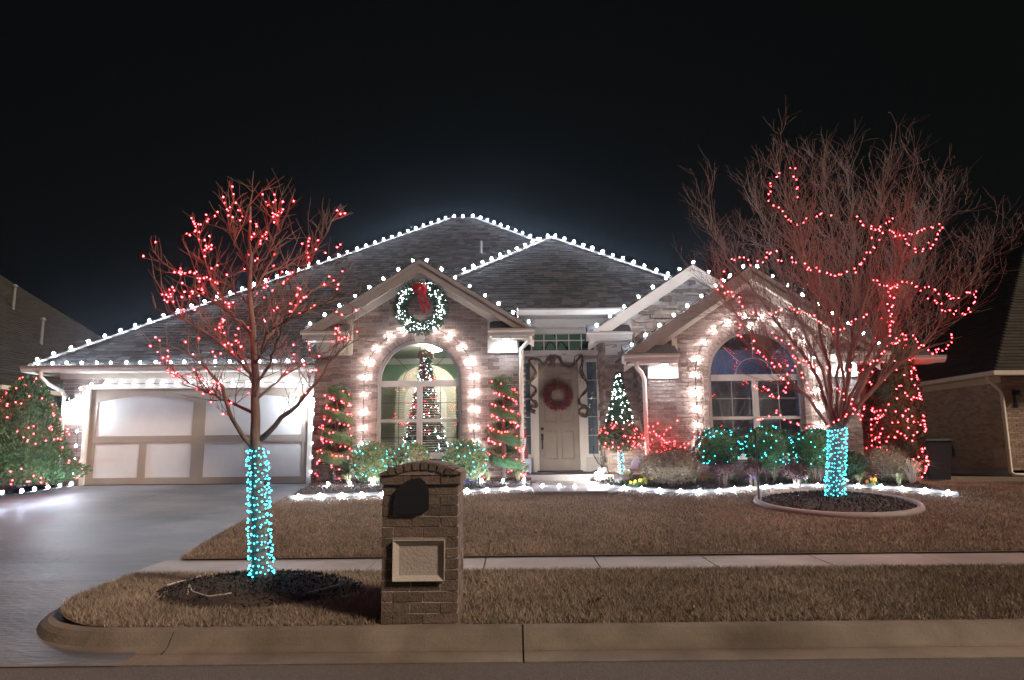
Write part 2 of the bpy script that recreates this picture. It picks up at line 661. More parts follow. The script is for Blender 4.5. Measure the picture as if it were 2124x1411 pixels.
s_j = 26 - .06
jn = [0] + [s_j - 4.4 * k for k in (5, 4, 3, 2, 1, 0)] + [s_j + 2.62, cum[-1]]
for a, b in zip(jn, jn[1:]):
    sweep(a + .006, b - .006, PROF, max(4, int((b - a) * 7))).build('curb_segment', CURBM, kb, smooth=False)
jg = [j for j in jn if j < 31]
for a, b in zip(jn[:-1], jn[1:]):
    xa, xb = 26 - a, 26 - min(b, 32)
    if xb > -13 and xa > xb + .1:
        mb = MB().hexa([(xb + .006, 5.115, -.3), (xa - .006, 5.115, -.3), (xa - .006, YV0 - .258, -.3), (xb + .006, YV0 - .258, -.3),
                        (xb + .006, 5.115, -.143), (xa - .006, 5.115, -.143), (xa - .006, YV0 - .258, -.1335), (xb + .006, YV0 - .258, -.1335)])
        mb.build('gutter_segment', CURBM, kb)
MB().box(-13, -6.0, 5.115, YV0 - .258, -.3, -.1425).build('gutter_segment', CURBM, kb)
MB().box(-5.98, 26 - min(jn[-1], 32) - .006, 5.115, YV0 - .258, -.3, -.1423).build('gutter_segment', CURBM, kb)

# bed edging, beds, porch walk
def edge_path(pix, dzv=0.0):
    return [G(px, py, dzv) for px, py in pix]


EP_L = edge_path([(598, 1037), (660, 1034), (760, 1031), (860, 1028), (960, 1024), (1060, 1019), (1105, 1016)])
EP_R = edge_path([(1245, 1013), (1300, 1018), (1400, 1024), (1480, 1024), (1560, 1017), (1640, 1012), (1735, 1012), (1830, 1016), (1910, 1022), (1985, 1030)])


def edging(name, path, label):
    mb = MB()
    for p in path:
        for dy, h in ((-.07, -.06), (-.06, .055), (-.02, .07), (.04, .07), (.07, .05), (.07, -.06)):
            mb.v.append((p.x, p.y + dy, gz(p.x, p.y) + h))
    for i in range(len(path) - 1):
        for j in range(5):
            mb.f.append((i * 6 + j, i * 6 + j + 1, i * 6 + j + 7, i * 6 + j + 6))
    mb.f.append(tuple(range(6)))
    mb.f.append(tuple((len(path) - 1) * 6 + j for j in range(6)))
    return mb.build(name, CONC, kind=None, label=label, cat='edging')


def resample(path, n):
    pts = [Vector(p) for p in path]
    L_ = [0]
    for a, b in zip(pts, pts[1:]):
        L_.append(L_[-1] + (b - a).length)
    out = []
    for i in range(n):
        s = L_[-1] * i / (n - 1)
        k = 0
        while k < len(pts) - 2 and s > L_[k + 1]:
            k += 1
        out.append(pts[k].lerp(pts[k + 1], (s - L_[k]) / max(1e-6, L_[k + 1] - L_[k])))
    return out


edging('bed_edging', resample(EP_L, 24), 'low concrete edging in front of the spiral topiaries')
edging('bed_edging', resample(EP_R, 40), 'long curved concrete edging in front of the green globe bushes')


def bed(path, yb, label, seed):
    path = resample(path, 30)
    mb = MB()
    n = 8
    for p in path:
        for j in range(n):
            y = lerp(p.y + .05, yb, j / (n - 1))
            mb.v.append((p.x, y, gz(p.x, y) + .04 + .05 * math.sin(j / (n - 1) * 2.6) + R.uniform(-.012, .012)))
    for i in range(29):
        for j in range(n - 1):
            mb.f.append((i * n + j, (i + 1) * n + j, (i + 1) * n + j + 1, i * n + j + 1))
    o = mb.build('mulch_bed', MULCH, kind='stuff', label=label, cat='mulch')
    return o


bed(EP_L, 14.3, 'dark mulch bed under the spiral topiaries', 1)
bed(EP_R, 14.9, 'dark mulch bed under the green globe bushes', 2)


def chips(name, fn, n, label, size=.035):
    pts = np.array([fn() for _ in range(n)])
    return leaves(name, pts, np.tile([0, 0, .4], (n, 1)), size, size * .45, MULCH, None, 1.0, kind='stuff', label=label, cat='mulch')


def inpath(path, yb):
    path = resample(path, 30)
    a = R.uniform(0, 28.99)
    i = int(a)
    p = path[i].lerp(path[i + 1], a - i)
    t = R.random()
    y = lerp(p.y + .08, yb, t)
    return (p.x, y, gz(p.x, y) + .045 + .05 * math.sin(t * 2.6))


chips('mulch_chips', lambda: inpath(EP_L, 14.1), 2600, 'bark chips scattered under the spiral topiaries')
chips('mulch_chips', lambda: inpath(EP_R, 13.5), 4200, 'bark chips scattered under the green globe bushes')
# tree rings
TL = Vector((-2.30, 6.62, .08))
TR_ = G(1735, 1047)
TR_ = Vector((TR_.x, TR_.y, gz(TR_.x, TR_.y)))


def mound(c, rx, ry, h, label):
    mb = MB()
    nr, na = 8, 36
    for i in range(nr + 1):
        t = i / nr
        for j in range(na):
            a = 2 * math.pi * j / na
            k = 1 + .06 * math.sin(3 * a + 1) + .04 * math.sin(7 * a)
            x, y = c.x + rx * t * k * math.cos(a), c.y + ry * t * k * math.sin(a)
            mb.v.append((x, y, gz(x, y) + h * (1 - t ** 2.2) + .012 + (R.uniform(-.008, .008) if i < nr else -.02)))
    for i in range(nr):
        for j in range(na):
            j2 = (j + 1) % na
            mb.f.append((i * na + j, i * na + j2, (i + 1) * na + j2, (i + 1) * na + j))
    mb.f.append(tuple(range(na)))
    return mb.build('mulch_mound', MULCH, kind='stuff', label=label, cat='mulch')


def on_mound(c, rx, ry, h):
    a, t = R.uniform(0, 6.283), math.sqrt(R.random())
    x, y = c.x + rx * t * math.cos(a), c.y + ry * t * math.sin(a)
    return (x, y, gz(x, y) + h * (1 - t ** 2.2) + .01)


mound(TL, .92, .62, .11, 'dark mulch mound round the tree on the verge')
chips('mulch_chips', lambda: on_mound(TL, .93, .62, .12), 2600, 'bark chips on the verge tree mound', .035)
RRX, RRY = 1.13, .92
mound(TR_, RRX, RRY, .11, 'dark mulch mound inside the concrete ring on the lawn')
chips('mulch_chips', lambda: on_mound(TR_, RRX, RRY, .12), 3600, 'bark chips inside the concrete ring on the lawn', .045)
mb = MB()
ring = []
for j in range(61):
    a = 2 * math.pi * j / 60
    x, y = TR_.x + (RRX + .04) * math.cos(a), TR_.y + (RRY + .04) * math.sin(a)
    ring.append((x, y, gz(x, y) + .02))
mb.tube(ring, .055, 7, cap=False)
mb.build('tree_ring_edging', CONC, smooth=True, label='concrete ring edging round the mulch on the lawn', cat='edging')


# grass blades
def blades(name, pts, h, wd, label):
    pts = np.asarray(pts)
    n = len(pts)
    ang = rng.uniform(0, 2 * np.pi, n)
    hh = h * rng.uniform(.5, 1.3, n)
    lean = rng.normal(0, .55, (n, 2)) * hh[:, None]
    d = np.stack([np.cos(ang), np.sin(ang)], 1) * wd * rng.uniform(.6, 1.3, n)[:, None]
    a = pts.copy()
    b = pts.copy()
    a[:, :2] -= d
    b[:, :2] += d
    tip = pts.copy()
    tip[:, :2] += lean
    tip[:, 2] += hh
    v = np.stack([a, b, tip], 1).reshape(-1, 3)
    return npmesh(name, v, np.arange(3 * n).reshape(n, 3), GRASS, None, kind='stuff', label=label, cat='grass')


def inell(x, y, c, rx, ry):
    return ((x - c.x) / rx) ** 2 + ((y - c.y) / ry) ** 2


n = 190000
x = rng.uniform(-4.1, 8.5, n)
y = rng.uniform(YV0 + .01, YV1 + .03, n)
ok = (x > np.vectorize(vleft)(y) + .02) & (inell(x, y, TL, .95, .64) + rng.normal(0, .06, n) > 1)
ok &= ~((x > -1.06) & (x < -.40) & (y < 6.27) & (y > 5.55))
x, y = x[ok], y[ok]
z = np.vectorize(gz)(x, y)
blades('grass', np.stack([x, y, z], 1), .042, .0034, 'tan dormant grass on the verge by the kerb')
EPX = [p.x for p in resample(EP_L, 30)] + [p.x for p in resample(EP_R, 30)]
EPY = [p.y for p in resample(EP_L, 30)] + [p.y for p in resample(EP_R, 30)]
n = 330000
x = rng.uniform(DX1 + .01, 13, n)
y = YS1 + .02 + (rng.random(n) ** 1.35) * 7.2
lim = np.interp(x, EPX, EPY, left=EPY[0], right=16.5) - .08
lim = np.where(x > EPX[-1] + .02, 16.5, lim)
ok = (y < lim) & (inell(x, y, TR_, RRX + .1, RRY + .1) > 1) & (np.abs(x) < y * .82 + 1.5)
x, y = x[ok], y[ok]
z = np.vectorize(gz)(x, y)
blades('grass', np.stack([x, y, z], 1), .036, .0045, 'tan dormant grass on the sloping front lawn')
n = 9000
x = rng.uniform(-13, DX0, n)
y = rng.uniform(8.4, 15, n)
blades('grass', np.stack([x, y, np.vectorize(gz)(x, y)], 1), .05, .005, 'tan grass beyond the far side of the driveway')
# fallen leaves
for k in range(46):
    if k < 30:
        x, y = R.uniform(-3, 7), R.uniform(8.5, 11.6)
    else:
        x, y = R.uniform(-.3, 6), R.uniform(5.6, 7.3)
    s = R.uniform(.025, .045)
    zz = gz(x, y) + .05
    a = R.uniform(0, 6)
    mb = MB()
    q = [(1.3, 0, .01), (.5, .5, 0), (-.4, .45, .015), (-1, 0, .005), (-.4, -.5, .02), (.5, -.45, 0)]
    mb.poly([(x + s * (u * math.cos(a) - v * math.sin(a)), y + s * (u * math.sin(a) + v * math.cos(a)), zz + wz) for u, v, wz in q])
    mb.build('fallen_leaf', DRYLEAF, label='dry brown leaf lying on the sloping lawn' if k < 30 else 'dry brown leaf lying on the verge grass', cat='leaf', group='fallen leaves on the lawn' if k < 30 else 'fallen leaves on the verge')

# ================================================================== THE HOUSE
YG, YL, YS, YR, YD = 15.6, 14.25, 14.75, 13.6, 15.75
house = T('house', 'single-storey brick house with gabled hip roof outlined in white bulbs', 'house', (-1.5, 15.6, .6))


def yl(u, z, d):
    return None


def front(Y):
    return lambda u, z, d: (u, Y - d, z)


def facel(X):            # faces -X
    return lambda u, z, d: (X - d, u, z)


def facer(X):            # faces +X
    return lambda u, z, d: (X + d, u, z)


BV = []


def brick_variants(mat, L=.244, H=.066, D=.03, nm='brick'):
    out = []
    for k in range(4):
        mb = MB()
        j = lambda: R.uniform(-.003, .003)
        x, h = L / 2, H / 2
        mb.hexa([(-x + j(), -D / 2 + j(), -h + j()), (x + j(), -D / 2 + j(), -h + j()), (x, D / 2, -h), (-x, D / 2, -h),
                 (-x + j(), -D / 2 + j(), h + j()), (x + j(), -D / 2 + j(), h + j()), (x, D / 2, h), (-x, D / 2, h)])
        out.append(mb.mesh(nm, mat))
    return out


BRK = brick_variants(BRICK)


def brickwork(mapf, ivs, z0, z1, parent, wallname, mat=BRICK, mort=MORTAR, course=.0762, Lb=.254, budget=None, indmesh=None, pred=None, rough=.003, prot=.013, stone=False, wall=True):
    """lay courses of running-bond bricks; ivs(z) gives the wall intervals at height z"""
    wmb, smb = MB(), MB()
    singles = []
    z = z0
    row = 0
    while z < z1 - .02:
        h = course if not stone else course * R.choice((.7, 1, 1, 1.5))
        zt = min(z + h, z1)
        for (u0, u1) in ivs(z + h / 2):
            if u1 - u0 < .03:
                continue
            wmb.poly([mapf(u0, z, 0), mapf(u1, z, 0), mapf(u1, zt, 0), mapf(u0, zt, 0)])
            if stone:
                u = u0 - R.uniform(0, .1)
            else:
                u = math.floor(u0 / Lb) * Lb - (Lb / 2 if row % 2 else 0)
            while u < u1:
                L_ = Lb * (R.uniform(.45, 1.7) if stone else 1)
                a, b = max(u0, u + .005), min(u1, u + L_ - .005)
                u += L_
                if b - a < .025:
                    continue
                full = (b - a) > L_ - .012
                singles.append((a, b, z + .005, zt - .005, full))
        z = zt
        row += 1
    w_ = wmb.build(wallname, mort, parent) if wall else parent
    idx = [i for i, s in enumerate(singles) if s[4] and (pred is None or pred(s))]
    R.shuffle(idx)
    use = set(idx[:budget[0]]) if budget else set()
    if budget:
        budget[0] -= len(use)
    for i, (a, b, za, zb, full) in enumerate(singles):
        if i in use and indmesh is not None:
            o = bpy.data.objects.new('brick', R.choice(indmesh))
            c = mapf((a + b) / 2, (za + zb) / 2, prot - .015 + R.uniform(-.003, .003))
            o.location = c
            link(o, w_)
            continue
        j = lambda: R.uniform(-rough, rough)
        p = prot + (R.uniform(-.004, .004) if not stone else R.uniform(-.012, .03))
        q = [(a, za), (b, za), (b, zb), (a, zb)]
        bk = [mapf(u_, z_, -.01) for u_, z_ in q]
        fr = [mapf(u_ + j(), z_ + j(), p + j()) for u_, z_ in q]
        if stone and i in use:
            MB().hexa(bk + fr).build('stone', mat, w_)
        else:
            smb.hexa(bk + fr)
    if smb.v:
        smb.build('stonework' if stone else 'brickwork', mat, w_, kind='stuff')
    return w_


def archhalf(z, zs, zsill, hw, R0):
    """half width of an arched opening at height z"""
    if z < zsill or z > zs + R0:
        return 0
    if z <= zs:
        return hw
    return hw * math.sqrt(max(0, 1 - ((z - zs) / R0) ** 2))


def minus(iv, c, h):
    if h <= 0:
        return [iv]
    a, b = iv
    out = []
    if c - h > a:
        out.append((a, min(b, c - h)))
    if c + h < b:
        out.append((max(a, c + h), b))
    return out


GLX, GRX, GSX = -1.88, 4.68, 3.84
LWIN = dict(x=-1.90, Y=YL, sill=1.16, zs=2.66, hw=.86, R0=.86)
RWIN = dict(x=4.74, Y=YR, sill=1.10, zs=2.66, hw=.92, R0=.90)
budget = [150]


def gable_iv(Xc, x0, x1, zap, sl, win):
    def f(z):
        h = (zap - z) / sl
        a, b = max(x0, Xc - h), min(x1, Xc + h)
        if b <= a:
            return []
        return minus((a, b), win['x'], archhalf(z, win['zs'], win['sill'], win['hw'] + .02, win['R0'] + .02)) if win else [(a, b)]
    return f


brickwork(front(YL), gable_iv(GLX, -4.03, .12, 4.93, .625, LWIN), .45, 4.86, house, 'gable_wall', budget=budget, indmesh=BRK, pred=lambda s: s[2] > 1.3)
budget[0] = 150
brickwork(front(YR), gable_iv(GRX, 2.63, 6.73, 4.55, .68, RWIN), .40, 4.50, house, 'gable_wall', budget=budget, indmesh=BRK, pred=lambda s: s[2] > 1.2 and s[0] < 5.9)
# garage wall (piers and strip above the door), garage side wall
GX0, GX1, GZ0, GZ1 = -9.42, -4.54, .575, 2.68
brickwork(front(YG), lambda z: minus((-10.05, -4.03), (GX0 + GX1) / 2, (GX1 - GX0) / 2 + .10) if z < GZ1 + .12 else [(-10.05, -9.1)], .45, 3.05, house, 'garage_wall')
MB().box(-9.11, -4.02, YG - .03, YG + .1, GZ1 + .10, 3.08).build('garage_frieze', CREAM, house)
for xx in (-8.0, -6.55, -5.1):
    MB().box(xx - .02, xx + .02, YG - .045, YG - .03, GZ1 + .12, 3.02).build('batten', CREAM, house)
brickwork(facel(-10.05), lambda z: [(15.6, 17.5)], .45, 3.05, house, 'side_wall')
MB().poly([(-10.05, 17.5, .3), (-10.05, 31, .3), (-10.05, 31, 3.1), (-10.05, 17.5, 3.1)]).build('side_wall', MORTAR, house)
# side returns of the front blocks
brickwork(facel(-4.03), lambda z: [(YL, YG)], .45, 3.6, house, 'side_wall')
brickwork(facer(.12), lambda z: [(YL, YD)], .45, 4.2, house, 'side_wall')
brickwork(facel(2.63), lambda z: [(YR, YS)], .45, 3.6, house, 'side_wall')
brickwork(facer(6.73), lambda z: [(YR, 14.6)], .30, 3.2, house, 'side_wall')
brickwork(front(14.6), lambda z: minus((6.73, 8.35), 7.66, .36 if 1.1 < z < 2.6 else 0), .25, 3.2, house, 'wing_wall')
MB().poly([(8.35, 14.6, .2), (8.35, 31, .2), (8.35, 31, 3.1), (8.35, 14.6, 3.1)]).build('side_wall', MORTAR, house)
MB().poly([(-10.05, 31, .2), (8.35, 31, .2), (8.35, 31, 3.1), (-10.05, 31, 3.1)]).build('rear_wall', MORTAR, house)
# ledge stone column and stone gable
sb = [120]
brickwork(front(YS), lambda z: [(max(1.97, GSX - (4.88 - z) / .66), min(5.8, GSX + (4.88 - z) / .66))] if z > 3.3 else [(1.97, 2.63)], .55, 4.84, house, 'stone_gable', mat=STONE, mort=MORTAR_D, course=.085, Lb=.30, stone=True, budget=sb, rough=.012, prot=.03, pred=lambda s: s[0] < 4.0)
brickwork(facel(1.97), lambda z: [(YS, YD)], .55, 3.7, house, 'stone_return', mat=STONE, mort=MORTAR_D, course=.085, Lb=.30, stone=True, rough=.012, prot=.03)


# ---------------- roofs with shingle courses
def roof_plane(name, A, u, v, poly, parent, mat=SHINGLE, expo=.145, tab=(.14, .30), shing=True, thick=.0):
    """A origin, u along the eave, v up the slope (unit vectors), poly: (u,v) convex corners"""
    A, u, v = Vector(A), Vector(u).normalized(), Vector(v).normalized()
    nrm = u.cross(v).normalized()
    if nrm.z < 0:
        nrm = -nrm
    base = MB().poly([A + u * a + v * b for a, b in poly]).build(name, mat, parent)
    if not shing:
        return base
    mb = MB()
    vmax = max(b for a, b in poly)
    r = min(b for a, b in poly)
    while r < vmax - .03:
        vm = r + expo * .5
        xs = []
        for (a0, b0), (a1, b1) in zip(poly, poly[1:] + poly[:1]):
            if (b0 - vm) * (b1 - vm) < 0:
                xs.append(a0 + (a1 - a0) * (vm - b0) / (b1 - b0))
        xs.sort()
        if len(xs) >= 2:
            c = xs[0] - R.uniform(0, .2)
            while c < xs[-1]:
                wd = R.uniform(*tab)
                a, b = max(xs[0], c), min(xs[-1], c + wd - .006)
                c += wd
                if b - a < .02:
                    continue
                t = R.choice((.010, .010, .018))
                e = R.uniform(-.006, .006)
                q = [A + u * a + v * (r + e) , A + u * b + v * (r + e), A + u * b + v * (r + expo + .01), A + u * a + v * (r + expo + .01)]
                i = len(mb.v)
                tt = [t + .006, t + .006, .004, .004]
                mb.v += [tuple(p + nrm * .001) for p in q[:2]] + [tuple(p + nrm * h) for p, h in zip(q, tt)]
                mb.f += [(i + 2, i + 3, i + 4, i + 5), (i, i + 1, i + 3, i + 2)]
        r += expo
    mb.build('shingles', mat, base, kind='stuff')
    return base


def slope_dir(m_):
    return Vector((0, 1, m_)).normalized()


MS = .724
cosm = 1 / math.sqrt(1 + MS * MS)
EZ, EY = 3.13, 15.1
XA = -10.55


def mp(X, Y):
    return (X - XA, (Y - EY) / cosm)


roof_plane('roof', (XA, EY, EZ), (1, 0, 0), (0, 1, MS), [mp(XA, EY), mp(-3.9, EY), mp(-3.06, 16.6), mp(1.35, 20.9), mp(-1.17, 23.5), mp(-2.15, 23.5)], house)
# left hip face, back, right (plain)
ap = [Vector((-2.15, 23.5, EZ + MS * 8.4)), Vector((-1.17, 23.5, EZ + MS * 8.4))]
roof_plane('roof', (XA, EY, EZ), (0, 1, 0), (1, 0, MS), [(0, 0), (16.8, 0), (8.4, 8.4 / cosm)], house, shing=False)
MB().poly([(XA, 31.9, EZ), (7.23, 31.9, EZ), ap[1], ap[0]]).build('roof', SHINGLE, house)
MB().poly([(7.23, 31.9, EZ), (7.23, 15.9, EZ), (1.6, 20.73, EZ + MS * 5.63), ap[1]]).build('roof', SHINGLE, house)
# entry hip
MZ = .70
c2 = 1 / math.sqrt(1 + MZ * MZ)
EEZ, EEY = 4.27, 15.05
pk = Vector((1.15, EEY + 4.21, EEZ + MZ * 4.21))
roof_plane('roof', (-3.06, EEY, EEZ), (1, 0, 0), (0, 1, MZ), [(0, 0), (8.42, 0), (4.21, 4.21 / c2)], house)
MB().poly([(-3.06, EEY, EEZ), pk, pk + Vector((0, 4, 0)), (-3.06, 23, EEZ)]).build('roof', SHINGLE, house)
MB().poly([(5.36, EEY, EEZ), pk, pk + Vector((0, 4, 0)), (5.36, 23, EEZ)]).build('roof', SHINGLE, house)
# hip and ridge caps
CAPM = MAT('ridge_cap', [(.13, .12, .12), (.20, .19, .185)], .9, 9, .4, rnd=True)


def ridge_cap(a, b, nm='ridge_cap'):
    a, b = Vector(a), Vector(b)
    d = (b - a).normalized()
    s = d.cross(Vector((0, 0, 1))).normalized()
    mb = MB()
    L_ = (b - a).length
    t = 0
    while t < L_:
        p, q = a + d * t, a + d * min(L_, t + .2)
        for sg in (-1, 1):
            dn = s * sg * .13 + Vector((0, 0, -.055))
            mb.poly([p + Vector((0, 0, .035)), q + Vector((0, 0, .03)), q + dn + Vector((0, 0, .03)), p + dn + Vector((0, 0, .036))])
        t += .2
    return mb.build(nm, CAPM, house)


HIPL = (Vector((XA, EY, EZ + .02)), ap[0])
HIPR = (ap[1], Vector((1.45, 20.88, EZ + MS * 5.78 + .02)))
EHL = (Vector((-3.06, EEY, EEZ + .02)), pk)
EHR = (pk, Vector((5.36, EEY, EEZ + .02)))
for a, b in (HIPL, (ap[0], ap[1]), HIPR, EHL, EHR):
    ridge_cap(a, b)
# roof vent pipe
MB().tube([P(998, 525, 19.5), P(998, 500, 19.5)], .035, 8).build('vent_pipe', GALV, house)


def eave(x0, x1, Yf, Yw, z, nm='gutter'):
    """gutter, fascia and soffit along a front eave"""
    MB().prism([(x0, Yf - .10, z), (x0, Yf - .115, z - .02), (x0, Yf - .105, z - .06), (x0, Yf - .06, z - .115), (x0, Yf, z - .12), (x0, Yf, z)], (x1 - x0, 0, 0)).build(nm, CREAM, house)
    MB().box(x0 - .01, x1 + .01, Yf - .125, Yf - .10, z - .012, z + .018).build('gutter_lip', FASCIA, house)
    MB().box(x0 + .02, x1 - .02, Yf + .002, Yw, z - .10, z - .07).build('soffit', SOFFIT, house)


eave(-10.62, -4.05, 15.1, 15.62, EZ)
MB().box(-10.55, -10.05, 15.1, 31.5, EZ - .10, EZ - .07).build('soffit', SOFFIT, house)
MB().box(-10.60, -10.55, 15.1, 31.5, EZ - .12, EZ + .0).build('fascia', CREAM, house)
MB().box(-10.10, -4.03, YG - .05, YG - .005, EZ - .22, EZ - .10).build('frieze', CREAM, house)
eave(.10, 2.45, EEY, YD, EEZ)
MB().box(.12, 2.4, YD - .16, YD + .0, EEZ - .30, EEZ - .10).build('frieze', CREAM, house)
MB().box(.12, 2.4, YD - .09, YD + .0, EEZ - .42, EEZ - .30).build('frieze', CREAM, house)


# ---------------- gable roofs, rakes, cornice returns
def gable_roof(Xc, hw, zap, sl, Yf, Yw, Yb, frieze, fmat, x0=None, x1=None):
    zl = zap - sl * hw
    x0 = Xc - hw if x0 is None else x0
    x1 = Xc + hw if x1 is None else x1
    for s, xe in ((-1, x0), (1, x1)):
        h = abs(xe - Xc)
        ze = zap - sl * h
        mb = MB().prism([(Xc, Yf, zap), (xe, Yf, ze), (xe, Yf, ze - .05), (Xc, Yf, zap - .05)], (0, Yb - Yf, 0))
        mb.build('gable_roof', SHINGLE, house)
        # rake board: face and the moulding on it
        t = .19
        MB().prism([(Xc, Yf + .0, zap - .052), (xe, Yf, ze - .052), (xe, Yf, ze - .052 - t), (Xc, Yf, zap - .052 - t * 1.12)], (0, .035, 0)).build('rake_board', fmat, house)
        MB().prism([(Xc, Yf - .02, zap - .006), (xe, Yf - .02, ze - .006), (xe, Yf - .02, ze - .09), (Xc, Yf - .02, zap - .09)], (0, .019, 0)).build('rake_moulding', fmat, house)
        # soffit under the rake
        MB().prism([(Xc, Yf + .036, zap - .16), (xe, Yf + .036, ze - .16), (xe, Yf + .036, ze - .18), (Xc, Yf + .036, zap - .18)], (0, Yw - Yf - .04, 0)).build('rake_soffit', SOFFIT, house)
        # frieze board on the wall
        MB().prism([(Xc, Yw - .03, zap - .18), (xe, Yw - .03, ze - .18), (xe, Yw - .03, ze - .18 - frieze), (Xc, Yw - .03, zap - .18 - frieze * 1.15)], (0, .028, 0)).build('frieze_board', CREAM, house)


gable_roof(GLX, 2.33, 5.14, .625, 13.93, YL, 18.2, .16, FASCIA)
gable_roof(GRX, 2.50, 4.78, .68, 13.28, YR, 19.5, .16, FASCIA)
gable_roof(GSX, 2.22, 5.11, .66, 14.42, YS, 18.5, .14, CREAM)
MB().prism([(2.3, 19.4, 3.1), (8.6, 19.4, 3.1), (6.6, 19.4, 4.4), (4.68, 19.4, 4.75)], (0, 10, 0)).build('gable_roof', SHINGLE, house)
# wing roof beyond the last gable
MB().poly([(6.75, 14.1, 3.05), (8.75, 14.1, 3.05), (7.2, 16.5, 4.6), (6.75, 16.5, 4.6)]).build('roof', SHINGLE, house)
MB().poly([(8.75, 14.1, 3.05), (8.75, 31, 3.05), (6.6, 29, 4.6), (7.2, 16.5, 4.6)]).build('roof', SHINGLE, house)
eave(6.76, 8.75, 14.1, 14.62, 3.05)


def cornice_return(xo, xi, Yw, z, dep, zwall):
    """boxed eave return from outer xo to inner xi, top at z"""
    a, b = min(xo, xi), max(xo, xi)
    Yf = Yw - dep
    MB().box(a, b, Yf, Yw - .006, z - .13, z).build('cornice_return', CREAM, house)
    MB().box(a - .03, b + .012, Yf - .05, Yf - .001, z - .05, z + .012).build('crown_moulding', CREAM, house)
    MB().box(a - .035, b + .014, Yf - .056, Yf - .0505, z - .012, z + .006).build('drip_edge', FASCIA, house)
    MB().box(a + .05, b - .0, Yf + .05, Yw - .006, z - .165, z - .131).build('soffit_panel', SOFFIT, house)
    # little roof on top
    MB().hexa([(a, Yf, z + .013), (b, Yf, z + .013), (b, Yw - .01, z + .013), (a, Yw - .01, z + .013), (a, Yf, z + .02), (b, Yf, z + .02), (b, Yw - .01, z + .24), (a, Yw - .01, z + .24)]).build('return_roof', SHINGLE, house)
    # frieze under the box and post at the inner end
    wa, wb = (zwall, xi) if zwall < xi else (xi, zwall)
    MB().box(wa, wb, Yw - .045, Yw - .004, z - .43, z - .166).build('frieze', CREAM, house)
    inn = xi
    MB().box(inn - .05, inn + .05, Yw - .06, Yw - .046, z - .43, z + .35).build('return_post', CREAM, house)


cornice_return(-4.22, -3.32, YL, 3.64, .36, -4.02)
cornice_return(.45, -.45, YL, 3.66, .36, .11)
cornice_return(2.14, 3.18, YR, 3.04, .36, 2.64)
cornice_return(7.2, 6.2, YR, 3.04, .36, 6.72)
cornice_return(1.58, 2.50, YS, 3.66, .36, 1.98)


# downlights in the returns
def downlight(x, y, z, lab):
    t = T('soffit_light', lab, 'downlight', (x, y, z))
    MB().lathe([(.075, 0), (.085, -.012), (.085, -.014), (.06, -.02)], (x, y, z), 16).build('trim_ring', WHITEP, t)
    MB().lathe([(.055, -.026), (.055, -.021)], (x, y, z), 14).build('lamp', E_DOWN, t)


downlight(-.12, YL - .25, 3.66 - .166, 'round soffit downlight above the spiral topiary beside the porch')
downlight(2.93, YR - .25, 3.04 - .166, 'round soffit downlight above the red twig shrub')
downlight(6.48, YR - .25, 3.04 - .166, 'round soffit downlight above the hose reel')


# downspouts
def downspout(pts, label=None):
    MB().tube(pts, .042, 8).build('downspout', CREAM, house, smooth=True)


downspout([(-10.2, 15.05, EZ - .11), (-10.2, 15.05, EZ - .22), (-10.12, 15.2, EZ - .36), (-9.98, 15.48, EZ - .50), (-9.95, 15.53, EZ - .62), (-9.95, 15.53, .56)])
downspout([(.36, 13.9, 3.52), (.36, 13.92, 3.44), (.26, 14.03, 3.36), (.19, 14.18, 3.30), (.185, 14.2, 3.18), (.185, 14.2, .68)])
downspout([(2.36, 13.24, 2.9), (2.38, 13.28, 2.8), (2.48, 13.4, 2.72), (2.56, 13.53, 2.6), (2.565, 13.55, 2.4), (2.565, 13.55, .6)])


# ---------------- windows
def arch_pts(x, zs, hw, R0, n=28, a0=0, a1=math.pi):
    return [(x + hw * math.cos(lerp(a0, a1, i / n)), zs + R0 * math.sin(lerp(a0, a1, i / n))) for i in range(n + 1)]


